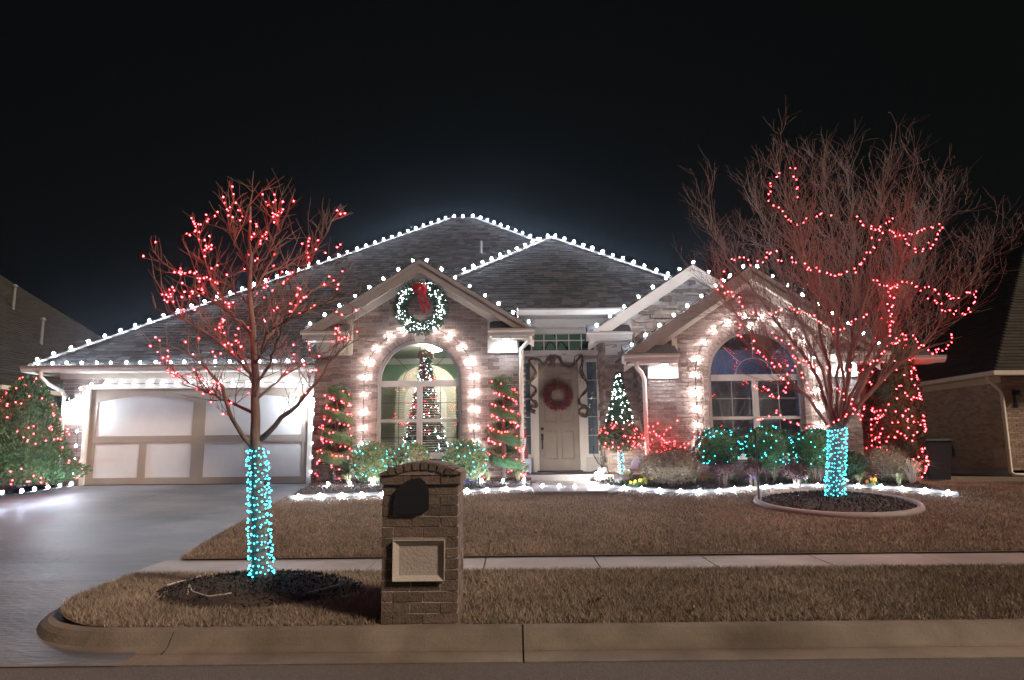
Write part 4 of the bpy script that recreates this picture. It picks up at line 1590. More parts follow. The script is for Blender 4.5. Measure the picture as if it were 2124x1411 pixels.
# ================================================================== MAILBOX PILLAR
mx0, mx1, my0, my1, mz0, mz1 = -1.032, -.437, 5.63, 6.22, -.012, 1.12
mbx = T('mailbox_pillar', 'brick mailbox pillar with arched cap and blank stone plaque behind the kerb', 'mailbox', ((mx0 + mx1) / 2, (my0 + my1) / 2, mz0))
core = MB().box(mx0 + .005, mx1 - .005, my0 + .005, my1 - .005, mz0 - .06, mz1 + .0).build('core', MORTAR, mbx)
C_ = .0807
for r_ in range(14):
    z = mz0 + r_ * C_
    top = r_ >= 13
    e = .02 if top else 0
    za, zb = z + .005, z + C_ - .005
    for face in range(4):
        Wd = (mx1 - mx0) if face in (0, 2) else (my1 - my0)
        cutm = .095 if r_ % 2 == face % 2 else .16
        lens = [cutm, .23, Wd - cutm - .23] if r_ % 2 == 0 else [.23, .23, Wd - .46]
        if face % 2:
            lens = lens[::-1]
        u = 0
        for L_ in lens:
            a, b = u + .005, u + L_ - .005
            u += L_
            j = lambda: R.uniform(-.0025, .0025)
            d0, d1 = .02, -(.0 + e) + R.uniform(-.002, .002)
            if face == 0:
                f_ = lambda uu, d: (mx0 + uu, my0 + d)
            elif face == 1:
                f_ = lambda uu, d: (mx1 - d, my0 + uu)
            elif face == 2:
                f_ = lambda uu, d: (mx1 - uu, my1 - d)
            else:
                f_ = lambda uu, d: (mx0 + d, my1 - uu)
            xa_, ya_ = f_(a, 0)
            if face == 0 and 3.75 * C_ < (za + zb) / 2 - mz0 < 7.7 * C_:
                # the plaque takes the middle of these courses
                pl0, pl1 = .085, .492
                if a < pl0:
                    b = min(b, pl0 - .004)
                else:
                    a = max(a, pl1 + .012)
                if b - a < .02:
                    continue
            a2, b2 = a + (e * 0), b
            if top:
                a2, b2 = a - (e if a < .01 else 0), b + (e if b > Wd - .01 else 0)
            q = []
            for zz in (za, zb):
                for uu, d in ((a2, d1), (b2, d1), (b2, d0), (a2, d0)):
                    xx, yy = f_(uu, d)
                    q.append((xx + j(), yy + j(), zz + j()))
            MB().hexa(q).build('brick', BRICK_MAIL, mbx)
# segmental arched cap: slab and a ring of bricks on edge
zc0 = mz0 + 14 * C_
cxm = (mx0 + mx1) / 2
hwc = (mx1 - mx0) / 2 + .035
rise = .10
Rc = (hwc ** 2 + rise ** 2) / (2 * rise)
zo = zc0 + rise - Rc
ang = math.asin(hwc / Rc)
pts = [(cxm + (Rc - .06) * math.sin(lerp(-ang, ang, i / 14)), my0 - .025, zo + (Rc - .06) * math.cos(lerp(-ang, ang, i / 14))) for i in range(15)]
pts = [(p[0], p[1], max(p[2], zc0 + .001)) for p in pts]
MB().prism([(cxm + hwc - .005, my0 - .025, zc0 - .004)] + [(cxm - hwc + .005, my0 - .025, zc0 - .004)] + pts, (0, my1 - my0 + .05, 0)).build('cap_core', MAT('mailbox_cap_mortar', [(.24, .175, .14), (.30, .225, .18)], .95, 14, bump=.4), mbx)
nc = 10
for i in range(nc):
    a0, a1 = lerp(-ang, ang, i / nc) + .012, lerp(-ang, ang, (i + 1) / nc) - .012
    for (ya, yb) in ((my0 - .035, my0 + .155), (my0 + .165, my0 + .38), (my0 + .39, my1 + .035)):
        q = []
        for r0 in (Rc - .062, Rc + R.uniform(-.003, .003)):
            for a, yy in ((a0, ya), (a1, ya), (a1, yb), (a0, yb)):
                q.append((cxm + r0 * math.sin(a), yy, max(zo + r0 * math.cos(a), zc0 - .002 + (0 if r0 < Rc - .03 else .012))))
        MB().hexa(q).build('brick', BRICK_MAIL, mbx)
# mailbox door, draped dark, with an uneven outline
p0, p1 = P(816, 1064, my0), P(891, 1064, my0)
out = [(816, 1066), (817, 1050), (820, 1030), (824, 1016), (833, 1006), (845, 998), (854, 993), (868, 991), (874, 992), (882, 1000), (888, 1010), (890, 1022), (890, 1056), (880, 1060), (868, 1066)]
pp = [P(a, b, my0 - .0) for a, b in out]
MB().prism([(q.x, my0 - .027, q.z) for q in pp], (0, .05, 0)).build('mailbox_door', MAT('black_cover', [(.008, .009, .011), (.013, .014, .017)], .8, 20), mbx)
# stone plaque: bevelled frame and blank field
a_, b_ = P(815, 1205, my0), P(922, 1120, my0)
xa, xb, za, zb = a_.x, b_.x, a_.z, b_.z
PLQ = MAT('plaque_stone', [(.40, .355, .32), (.48, .43, .39)], .9, 5, bump=.3)
MB().box(xa - .03, xb + .025, my0 + .003, my0 + .02, za - .02, zb + .02).build('plaque_joint', MORTAR_D, mbx)
pq = MB().box(xa + .03, xb - .03, my0 - .004, my0 + .0025, za + .03, zb - .03).build('plaque', PLQ, mbx, label='blank pale stone plaque in a bevelled frame')
for q in (((xa, za), (xb, za), (xb - .045, za + .04), (xa + .045, za + .04)), ((xb, za), (xb, zb), (xb - .045, zb - .04), (xb - .045, za + .04)), ((xb, zb), (xa, zb), (xa + .045, zb - .04), (xb - .045, zb - .04)), ((xa, zb), (xa, za), (xa + .045, za + .04), (xa + .045, zb - .04))):
    MB().hexa([(u, my0 + .0022, z_) for u, z_ in q] + [(q[0][0], my0 - .032, q[0][1]), (q[1][0], my0 - .032, q[1][1]), (q[2][0], my0 - .006, q[2][1]), (q[3][0], my0 - .006, q[3][1])]).build('plaque_frame', PLQ, pq)
# ================================================================== TREES
def wob(pts, n, amt):
    """subdivide a polyline and add natural wobble"""
    pts = resample(pts, n)
    out = [pts[0]]
    for i, p in enumerate(pts[1:], 1):
        out.append(p + Vector((R.gauss(0, amt), R.gauss(0, amt), R.gauss(0, amt * .6))))
    return out


def spur(mb, p, d, L_, r0, depth, pool, up=.25, kids=(2, 4), n=5):
    d = d.normalized()
    pts = [p]
    for i in range(n):
        d = (d + Vector((R.gauss(0, .13), R.gauss(0, .13), R.gauss(0, .10) + up * .12))).normalized()
        pts.append(pts[-1] + d * (L_ / n))
    mb.tube(pts, [lerp(r0, max(r0 * .3, .0018), i / n) for i in range(n + 1)], 5 if r0 > .012 else 3, cap=False)
    pool.extend(pts[1:])
    if depth > 0:
        for k in range(R.randint(*kids)):
            i = R.randint(1, n - 1)
            ax = Vector((R.gauss(0, 1), R.gauss(0, 1), R.gauss(0, .6) + up)).normalized()
            nd = (d * 1.0 + ax * .85).normalized()
            spur(mb, pts[i], nd, L_ * R.uniform(.42, .72), max(r0 * .55, .0024), depth - 1, pool, up, kids, n=4)


# ---- tree on the verge
tl = T('young_tree', 'bare young tree on the verge with cyan-wrapped trunk and red bulbs', 'tree', TL)
base = Vector((TL.x, TL.y, .07))
tp = [base, P(538, 1100, 6.62), P(536, 1000, 6.62), P(533, 930, 6.62), P(531, 840, 6.63), P(526, 720, 6.62), P(522, 619, 6.6), P(520, 538, 6.62), P(519, 473, 6.6), P(518, 426, 6.6)]
tp = [Vector((TL.x if i == 0 else p.x, p.y, p.z)) for i, p in enumerate(tp)]
mb = MB().tube([tp[0] + Vector((0, 0, -.02))] + wob(tp, 22, .008)[1:], [.095, .08, .074] + [lerp(.070, .006, (i / 19) ** .75) for i in range(20)], 9)
mb.build('trunk', BARK, tl, smooth=True)
traces = [([(530, 945), (492, 890), (470, 840), (452, 790), (405, 745), (345, 715)], -.35, .028),
          ([(540, 912), (580, 872), (618, 838), (650, 800), (690, 745), (728, 706)], -.25, .028),
          ([(528, 860), (470, 830), (410, 805), (362, 772)], .5, .017),
          ([(526, 780), (460, 715), (400, 676), (348, 642)], -.2, .018),
          ([(524, 700), (470, 635), (440, 587), (420, 514), (404, 481)], .25, .017),
          ([(527, 735), (585, 664), (640, 611), (690, 583)], .35, .017),
          ([(524, 660), (580, 595), (640, 538), (668, 498), (688, 461)], -.2, .015),
          ([(521, 587), (500, 530), (482, 473), (476, 418)], .15, .013),
          ([(521, 570), (560, 514), (578, 473), (566, 434)], -.15, .013),
          ([(523, 635), (470, 587), (400, 574), (366, 562)], .3, .013),
          ([(530, 830), (600, 770), (660, 735), (722, 705)], .55, .015),
          ([(526, 760), (560, 684), (620, 651), (700, 619)], -.6, .015),
          ([(524, 692), (480, 651), (430, 619), (395, 599)], -.65, .015),
          ([(522, 619), (545, 570), (600, 546), (660, 554)], .6, .013),
          ([(529, 800), (500, 740), (455, 700), (420, 664)], .8, .015),
          ([(529, 815), (560, 745), (580, 700), (600, 651)], -.9, .015)]
pool = []
bmb = MB()
for tr_, dy, r0 in traces:
    pts = [P(a, b, 6.62 + dy * (i / (len(tr_) - 1)) ** .9) for i, (a, b) in enumerate(tr_)]
    pts = wob(pts, 14, .012)
    lm = MB().tube(pts, [lerp(r0, .005, (i / 13) ** .8) for i in range(14)], 6)
    lm.build('limb', BARK, tl, smooth=True)
    pool.extend(pts[4:] + pts[6:])
    for i in range(3, 14):
        d = (pts[min(i + 1, 13)] - pts[i - 1]).normalized()
        for k in range(R.choice((1, 1, 2, 2))):
            ax = Vector((R.gauss(0, .8), R.gauss(0, .8), R.gauss(.4, .6)))
            spur(bmb, pts[i], d * .7 + ax * .8, R.uniform(.16, .45), .0055, 1, pool, .5, (2, 4), 4)
for i in range(10, 22):
    p = wob(tp, 22, 0)[i]
    for k in range(2):
        spur(bmb, p, Vector((R.gauss(0, 1), R.gauss(0, 1), .7)), R.uniform(.2, .45), .008, 1, pool, .5, (1, 3), 4)
bmb.build('crown', TWIG, tl)
sl = T('string_lights', 'red mini lights draped through the bare tree on the verge', 'string lights', TL)
ps = [p for p in pool if p.z > 1.3]
sel = []
# clustered: choose seeds then neighbours
seeds = R.sample(ps, 100)
for s in seeds:
    near = sorted(ps, key=lambda q: (q - s).length)[:26]
    sel += R.sample(near, R.randint(2, 4))
sel = [p + Vector((R.gauss(0, .012), R.gauss(0, .012) - .01, R.gauss(0, .012))) for p in sel][:300]
bulbs(sl, sel, 'r', .0098, .021, 1.2)
sel2 = sorted(sel, key=lambda p: (round(p.z * 2.2), p.x))
cm = MB()
for a, b in zip(sel2, sel2[1:]):
    if (b - a).length < .35:
        cm.tube([a, (a + b) / 2 + Vector((0, 0, -.02)), b], .0022, 3, cap=False)
cm.build('cord', DARKCORD, sl, kind='stuff')


def trunk_wrap(label, path, rad, turns, n, r=.0105):
    t = T('string_lights', label, 'string lights', path[0])
    path = resample(path, 60)
    cp, bp_ = [], []
    for i in range(turns * 14):
        s = i / (turns * 14 - 1)
        p = path[min(59, int(s * 59))]
        a = s * turns * 2 * math.pi
        cp.append(p + Vector((math.cos(a), math.sin(a), 0)) * rad(s))
    MB().tube(cp, .0035, 3, cap=False).build('cord', DARKCORD, t)
    for i in range(n):
        s = (i + R.uniform(-.3, .3)) / n
        s = min(.999, max(0, s))
        p = path[int(s * 59)]
        a = s * turns * 2 * math.pi
        q = path[min(59, int(s * 59) + 1)]
        fr_ = s * 59 - int(s * 59)
        bp_.append(p.lerp(q, fr_) + Vector((math.cos(a), math.sin(a), 0)) * (rad(s) + .010) + Vector((R.gauss(0, .006), R.gauss(0, .006), R.gauss(0, .012))))
    bulbs(t, bp_, 'c', r, r * 2.2, 1.2)


trunk_wrap('cyan mini lights wrapped round the trunk of the verge tree', [base + Vector((0, 0, .10))] + tp[1:4], lambda s: lerp(.102, .083, s), 17, 300, .0092)
# ---- big bare tree on the lawn
tr = T('spreading_tree', 'wide bare vase-shaped tree in the lawn ring with red light swags', 'tree', TR_)
TY = TR_.y
fork = P(1737, 893, TY)
trunk = [Vector((TR_.x, TY, TR_.z - .03)), Vector((TR_.x, TY, TR_.z + .3)), P(1736, 950, TY), fork]
MB().tube(trunk, [.135, .115, .11, .115], 12).build('trunk', BARK, tr, smooth=True)
stems = [([(1730, 892), (1702, 792), (1645, 707), (1578, 624), (1515, 547), (1476, 480)], .2, .042),
         ([(1731, 890), (1714, 763), (1694, 634), (1655, 504), (1618, 370)], -.5, .042),
         ([(1736, 890), (1735, 763), (1742, 624), (1722, 464), (1705, 348)], .3, .034),
         ([(1742, 888), (1766, 749), (1795, 616), (1818, 472), (1837, 359)], -.4, .042),
         ([(1746, 886), (1799, 778), (1871, 661), (1923, 530), (1950, 416)], .3, .038),
         ([(1746, 884), (1827, 792), (1920, 707), (1993, 607), (2039, 530)], -.3, .042),
         ([(1726, 890), (1674, 826), (1596, 749), (1538, 665), (1492, 607)], -.7, .03),
         ([(1738, 888), (1759, 773), (1768, 652), (1771, 504), (1761, 364)], 1.2, .038),
         ([(1734, 888), (1707, 773), (1655, 670), (1614, 547), (1572, 432)], 1.1, .034),
         ([(1740, 886), (1789, 792), (1843, 697), (1885, 581), (1905, 464)], 1.2, .034),
         ([(1738, 886), (1750, 782), (1722, 661), (1668, 547), (1653, 448)], -1.3, .03),
         ([(1742, 886), (1789, 773), (1834, 670), (1867, 564), (1870, 448)], -1.2, .03)]
bmb, pool2 = MB(), []
ctr = P(1740, 800, TY)
for tr_, dy, r0 in stems:
    pts = [P(a, b, TY + dy * (i / (len(tr_) - 1))) for i, (a, b) in enumerate(tr_)]
    pts = wob(pts, 22, .02)
    MB().tube(pts, [lerp(r0, .006, (i / 21) ** .75) for i in range(22)], 7).build('limb', BARK, tr, smooth=True)
    pool2.extend(pts[4:])
    for i in range(5, 22):
        d = (pts[min(i + 1, 21)] - pts[i - 1]).normalized()
        outw = (pts[i] - ctr)
        outw.normalize()
        fan = (pts[i] - fork)
        fan.normalize()
        for k in range(R.choice((2, 3, 3, 4))):
            ax = Vector((R.gauss(0, .42), R.gauss(0, .42), R.gauss(.05, .28)))
            dd = d * .45 + fan * .75 + ax + Vector((0, 0, .12))
            spur(bmb, pts[i], dd, R.uniform(.55, 1.35) * (1 if i < 15 else .72), lerp(.0085, .0055, i / 21), 2 if i > 6 else 1, pool2, .35, (2, 3), 6)
bmb.build('crown', TWIG, tr)
lp = R.sample(pool2, 2600)
leaves('dry_leaves', np.array([tuple(p) for p in lp]), np.tile([0, 0, -.3], (len(lp), 1)), .035, .014, DRYLEAF, tr, 1.0, kind='stuff')
trunk_wrap('cyan mini lights wrapped round the trunk of the big lawn tree', [trunk[0] + Vector((0, 0, .14)), trunk[1], trunk[2], fork + Vector((0, 0, .02))], lambda s: lerp(.135, .125, s), 15, 300, .0112)
sl = T('string_lights', 'red mini light swags looping through the big lawn tree', 'string lights', TR_)
sw_ = [([(1660, 412), (1652, 396), (1650, 372), (1640, 350), (1622, 355), (1604, 372), (1595, 396), (1600, 415), (1615, 432), (1632, 455), (1655, 462), (1668, 460), (1682, 452), (1700, 445), (1724, 450)], -1.0, 17),
       ([(1768, 450), (1790, 462), (1815, 480), (1840, 482), (1872, 490), (1890, 508), (1915, 522), (1935, 510), (1948, 488), (1950, 465), (1925, 472), (1900, 485), (1870, 488)], -1.1, 13),
       ([(1515, 545), (1535, 535), (1560, 545), (1580, 545), (1598, 520), (1620, 530), (1650, 548), (1690, 560), (1730, 572), (1765, 565), (1790, 545), (1812, 520), (1825, 480), (1850, 450)], -1.3, 13),
       ([(1505, 560), (1490, 605), (1530, 610), (1540, 640), (1530, 690), (1533, 708)], -1.0, 14),
       ([(1805, 580), (1830, 590), (1845, 600), (1880, 582), (1910, 600), (1935, 595), (1960, 612), (1985, 618), (2010, 610), (2025, 603)], -.9, 12),
       ([(2025, 605), (2018, 635), (2005, 650), (1985, 655), (1965, 645), (1945, 632), (1930, 615)], -.9, 12),
       ([(1843, 598), (1845, 630), (1850, 655), (1845, 690), (1855, 715), (1875, 695), (1890, 702), (1905, 705), (1915, 725), (1945, 732), (1965, 718), (1975, 690)], -.9, 10),
       ([(1555, 645), (1590, 660), (1640, 635), (1670, 650), (1700, 670), (1740, 690), (1770, 660), (1800, 655)], -1.2, 15),
       ([(1555, 710), (1570, 730), (1600, 755), (1625, 765), (1660, 750), (1700, 760), (1740, 770), (1790, 770), (1840, 720)], -1.4, 13),
       ([(1565, 800), (1590, 815), (1615, 825), (1635, 800), (1620, 785), (1640, 770)], -1.2, 10),
       ([(1560, 870), (1590, 865), (1615, 850), (1625, 872), (1650, 878), (1700, 885), (1730, 882), (1755, 860), (1790, 845), (1820, 860)], -1.3, 15),
       ([(1735, 800), (1760, 830), (1790, 870), (1820, 870), (1850, 850), (1880, 862)], -1.2, 13),
       ([(1600, 690), (1640, 720), (1668, 770), (1672, 800), (1690, 832)], -1.5, 16)]
s2 = T('string_lights', 'red mini lights hanging low in front of the arched window and lawn tree', 'string lights', TR_)
low = (3, 7, 8, 9, 10, 11, 12)
for thing_, ids in ((sl, [k for k in range(len(sw_)) if k not in low]), (s2, low)):
    cm, rb = MB(), []
    for k in ids:
        tr_, dy, stp = sw_[k]
        pts = [P(a, b, TY + dy) for a, b in tr_]
        pts = wob(pts, len(tr_) * 3, .012)
        cm.tube(pts, .003, 3, cap=False)
        rb += [p + Vector((R.gauss(0, .02), R.gauss(0, .05), R.gauss(0, .018))) for p in along(pts, stp * (TY + dy) / F * .74)]
    cm.build('cord', DARKCORD, thing_, kind='stuff')
    bulbs(thing_, rb[:300], 'r', .0118, .025, 1.2)


# ================================================================== EVERGREENS AND SHRUBS
def bed_z(x, y):
    return gz(x, y) + .05


def leaf_body(t, name, fn, n, length, width, mat, spread=.5, upbias=.35):
    pts, ds = [], []
    for _ in range(n):
        p, d = fn()
        pts.append(p)
        ds.append((d[0], d[1], d[2] + upbias))
    return leaves(name, np.array(pts), np.array(ds), length, width, mat, t, spread)


def conifer(px, pyb, pyt, halfw, Y, label, mat, red_n, slabel, n=9000, name='evergreen', flat=0.0, cone=False):
    b, tpp = P(px, pyb, Y), P(px, pyt, Y)
    z0 = gz(b.x, Y) + .03
    H = tpp.z - z0
    Rm = halfw / F * Y
    c = Vector((b.x, Y, z0))
    t = T(name, label, 'evergreen', c)

    def prof(s):
        if cone:
            return Rm * (min(1, (s + .06) / .16) ** .5) * (1 - s) ** .62 + .012
        return Rm * (min(1, (s + .06) / .16) ** .5) * (1 - s ** (1.5 + flat)) ** .75 + .01

    MB().tube([c + Vector((0, 0, -.03)), c + Vector((0, 0, H * .8))], [.06, .015], 8).build('trunk', BARK, t)
    MB().lathe([(max(.01, prof(i / 12) * .72 * R.uniform(.9, 1.05)), H * i / 12 + .05) for i in range(12)], c, 14).build('inner_foliage', mat, t)
    lob = [(R.uniform(0, 6.28), R.uniform(0, 1), R.uniform(.6, 1.2)) for _ in range(26)]

    def fn():
        s = R.random() ** 1.25
        a = R.uniform(0, 6.283)
        k = 1.0
        for la, ls, lw in lob:
            dd = (min(abs(a - la), 6.283 - abs(a - la)) / .5) ** 2 + ((s - ls) / .12) ** 2
            k += .16 * lw * math.exp(-dd)
        r = prof(s) * (k - .12) * R.uniform(.72, 1.02)
        return (c.x + r * math.cos(a), c.y + r * math.sin(a), c.z + .04 + s * H), (math.cos(a) * .7, math.sin(a) * .7, .5)
    leaf_body(t, 'foliage', fn, n, .075, .028, mat)
    sl_ = T('string_lights', slabel, 'string lights', c)
    pts = []
    while len(pts) < red_n:
        p, d = fn()
        a = math.atan2(p[1] - c.y, p[0] - c.x)
        if a > .5 and a < 2.6 and R.random() < .8:
            continue
        s = min(.97, max(0, (p[2] - c.z) / H))
        r = prof(s) * 1.06 + .015
        pts.append(Vector((c.x + r * math.cos(a), c.y + r * math.sin(a), p[2])))
    bulbs(sl_, pts, 'r', .016, .034, 1.2)
    order = sorted(pts, key=lambda p: (round(p.z * 4), math.atan2(p.y - c.y, p.x - c.x)))
    cm_ = MB()
    for a, b2 in zip(order, order[1:]):
        if (a - b2).length < .5:
            cm_.tube([a, b2], .003, 3, cap=False)
    cm_.build('cord', DARKCORD, sl_, kind='stuff')
    return t


conifer(38, 1022, 788, 110, 14.0, 'broad dark evergreen with red lights beside the garage', LEAF_C, 110, 'red mini lights on the broad evergreen beside the garage', 11000, cone=True)
conifer(1872, 995, 660, 45, 14.1, 'tall narrow evergreen with red lights at the corner of the house', LEAF_D, 240, 'red mini lights on the tall narrow evergreen', 9000, flat=2.0)
conifer(1830, 980, 790, 24, 14.35, 'slim unlit evergreen column by the small side window', LEAF_C, 3, 'three red mini lights on the slim evergreen column', 3500, flat=2.0)


def spiral(px, pyb, pyt, halfw, Y, label, slabel, turns=3.7, seed=0):
    b, tpp = P(px, pyb, Y), P(px, pyt, Y)
    z0 = gz(b.x, Y) + .03
    H = tpp.z - z0
    Rm = halfw / F * Y
    c = Vector((b.x, Y, z0))
    t = T('spiral_topiary', label, 'topiary', c)
    MB().tube([c, c + Vector((0, 0, H * .95))], [.05, .02], 8).build('trunk', BARK, t)
    path = []
    N_ = 90
    for i in range(N_ + 1):
        s = i / N_
        a = -s * turns * 2 * math.pi + seed
        r = Rm * lerp(.62, .28, s)
        path.append((c + Vector((r * math.cos(a), r * math.sin(a), .24 + s * (H - .38))), lerp(.165, .13, s)))
    cap = [(c + Vector((0, 0, H - .20)), .185), (c + Vector((0, 0, H - .13)), .15)]
    MB().tube([p for p, r in path], [r * .72 for p, r in path], 8).build('inner_foliage', LEAF_C, t)

    def fn():
        p, r = R.choice(path) if R.random() < .9 else R.choice(cap)
        d = Vector(sph(1)[0])
        q = p + Vector((d.x * r * 1.15, d.y * r * 1.15, d.z * r * .80)) * R.uniform(.85, 1.0)
        out_ = (q - Vector((c.x, c.y, q.z)))
        return tuple(q), tuple(d * .6 + out_.normalized() * .5)
    leaf_body(t, 'foliage', fn, 8500, .036, .014, LEAF_C, .45, .1)
    sl_ = T('string_lights', slabel, 'string lights', c)
    pts = []
    for k in range(96):
        s = R.random()
        i = int(s * N_)
        p, r = path[i]
        a = -s * turns * 2 * math.pi + seed
        rr = Rm * lerp(.58, .25, s) + r * R.uniform(.55, 1.05)
        a2 = a if math.sin(a) < .3 else a + math.pi
        zz = p.z + R.choice((-.95, -.85, -1.0, -.75, .75)) * r
        pts.append(Vector((c.x + rr * math.cos(a2), c.y + rr * math.sin(a2), zz)))
    pts = [p for p in pts if p.y < c.y + .12]
    bulbs(sl_, pts, 'r', .0125, .027, 1.2)
    MB().tube([p + Vector((0, 0, -r * .95)) for p, r in path], .004, 3, cap=False).build('cord', DARKCORD, sl_)


spiral(695, 1000, 798, 46, 13.75, 'spiral topiary with red lights between garage and arched window', 'red mini lights spiralling round the topiary next to the garage', seed=2.2)
spiral(1046, 985, 778, 45, 13.75, 'spiral topiary with red lights between arched window and porch', 'red mini lights spiralling round the topiary next to the porch', seed=.6)


def bush(px, pyc, halfw, halfh, Y, label, mat, n, ll, lw, slabel=None, nb_=0, kind='c', name='bush', fuzz=.12, core=True, lumps=True, zbase=None, r=.0125):
    cc = P(px, pyc, Y)
    rx, rz = halfw / F * Y, halfh / F * Y
    z0 = bed_z(cc.x, Y) - .04
    c = Vector((cc.x, Y, max(cc.z, z0 + rz * .6)))
    t = T(name, label, 'bush', Vector((c.x, c.y, z0)))
    st = MB()
    for k in range(5):
        a = R.uniform(0, 6.28)
        st.tube([Vector((c.x + .05 * math.cos(a), c.y + .05 * math.sin(a), z0 - .02)), c + Vector((rx * .4 * math.cos(a), rx * .4 * math.sin(a), 0))], [.014, .006], 5)
    st.build('stems', TWIG, t)
    if core:
        MB().lathe([(max(.01, rx * .8 * math.cos(q)), rz * .8 * math.sin(q)) for q in np.linspace(-1.5, 1.5, 9)], c, 12).build('inner_foliage', mat, t)
    lob = [sph(1)[0] for _ in range(14)]

    def rad(d):
        if not lumps:
            return 1
        return .95 + sum(.10 * math.exp(-((d - l) ** 2).sum() / .12) for l in lob)

    def fn():
        d = sph(1)[0]
        k = rad(d) * (1 - abs(R.gauss(0, fuzz)))
        return (c.x + rx * d[0] * k, c.y + rx * d[1] * k, max(z0, c.z + rz * d[2] * k)), tuple(d)
    leaf_body(t, 'foliage', fn, n, ll, lw, mat, .6, .1)
    if slabel:
        sl_ = T('string_lights', slabel, 'string lights', Vector((c.x, c.y - rx, z0)))
        pts = []
        while len(pts) < nb_:
            d = sph(1)[0]
            if d[1] > .25 or d[2] < -.85:
                continue
            k = rad(d) * 1.04
            pts.append(Vector((c.x + rx * d[0] * k, c.y + rx * d[1] * k, max(z0 + .03, c.z + rz * d[2] * k))))
        bulbs(sl_, pts, kind, r, r * 2.2, 1.2)
        order = sorted(pts, key=lambda p: (round(p.z * 7), p.x))
        cm_ = MB()
        for a, b in zip(order, order[1:]):
            if (a - b).length < .45:
                cm_.tube([a, b], .003, 3, cap=False)
        cm_.build('cord', DARKCORD, sl_, kind='stuff')
    return c, z0, rx, rz


GB = 'leafy variegated bushes with cyan lights under the lit window'
bush(772, 960, 42, 40, 13.35, 'variegated leafy bush next to the garage-side spiral topiary', LEAF_V, 2600, .06, .03, 'cyan mini lights on the bush by the garage-side topiary', 34, name='leafy_bush')
bush(852, 955, 38, 36, 13.5, 'variegated leafy bush in the middle below the lit arched window', LEAF_V, 2400, .06, .03, 'cyan mini lights on the middle bush below the lit window', 20, name='leafy_bush')
bush(966, 955, 46, 42, 13.35, 'variegated leafy bush next to the porch-side spiral topiary', LEAF_V, 2800, .06, .03, 'cyan mini lights on the bush by the porch-side topiary', 38, name='leafy_bush')
bush(1489, 928, 47, 40, 12.95, 'green globe bush with cyan lights next to the brown dry shrub', LEAF_B, 5200, .035, .02, 'cyan mini lights on the globe bush next to the dry shrub', 46, name='globe_bush', fuzz=.05)
bush(1592, 928, 49, 42, 12.95, 'green globe bush with cyan lights below the window mullion', LEAF_B, 5400, .035, .02, 'cyan mini lights on the globe bush below the window mullion', 52, name='globe_bush', fuzz=.05)
bush(1690, 930, 46, 40, 12.95, 'green globe bush with cyan lights behind the cyan-wrapped trunk', LEAF_B, 5000, .035, .02, 'cyan mini lights on the globe bush behind the wrapped trunk', 42, name='globe_bush', fuzz=.05)
bush(1390, 968, 62, 38, 12.75, 'big brown dry shrub next to the porch path', DRYLEAF, 5200, .045, .018, name='dry_shrub', fuzz=.2)
bush(1845, 965, 42, 36, 12.9, 'brown dry shrub at the foot of the tall evergreen', DRYLEAF, 3600, .045, .018, name='dry_shrub', fuzz=.2)
bush(1498, 972, 26, 14, 12.55, 'low plum-coloured shrub under the first globe bush', PLUM, 1100, .04, .018, name='plum_shrub', fuzz=.25)
bush(1560, 972, 22, 14, 12.55, 'low plum-coloured shrub under the middle globe bush', PLUM, 900, .04, .018, name='plum_shrub', fuzz=.25)
bush(1650, 976, 28, 16, 12.55, 'low plum-coloured shrub beside the wrapped trunk', PLUM, 1200, .04, .018, name='plum_shrub', fuzz=.25)
bush(1765, 965, 28, 26, 12.9, 'dark green unlit shrub below the hose reel', LEAF_D, 2200, .04, .022, name='green_shrub', fuzz=.12)


# red twig shrub
def twig_shrub():
    c = P(1372, 955, 13.15)
    z0 = bed_z(c.x, 13.15)
    c = Vector((c.x, 13.15, z0))
    t = T('twig_shrub', 'bare twiggy shrub glowing with red lights against the brick', 'shrub', c)
    mb, pool = MB(), []
    for k in range(26):
        a = R.uniform(0, 6.28)
        spur(mb, c + Vector((.05 * math.cos(a), .05 * math.sin(a), -.02)), Vector((.42 * math.cos(a), .42 * math.sin(a), 1)), R.uniform(.75, 1.0), .008, 2, pool, .4, (2, 4), 5)
    mb.build('branches', TWIG, t)
    s_ = T('string_lights', 'red mini lights on the bare twiggy shrub', 'string lights', c)
    ps_ = [p for p in pool if z0 + .5 < p.z < z0 + 1.25]
    sel_ = R.sample(ps_, 74)
    bulbs(s_, [p + Vector((0, -.015, 0)) for p in sel_], 'r', .013, .028, 1.2)
    cm_ = MB()
    o_ = sorted(sel_, key=lambda p: (round(p.z * 6), p.x))
    for a, b in zip(o_, o_[1:]):
        if (a - b).length < .4:
            cm_.tube([a, b], .003, 3, cap=False)
    cm_.build('cord', DARKCORD, s_, kind='stuff')


twig_shrub()


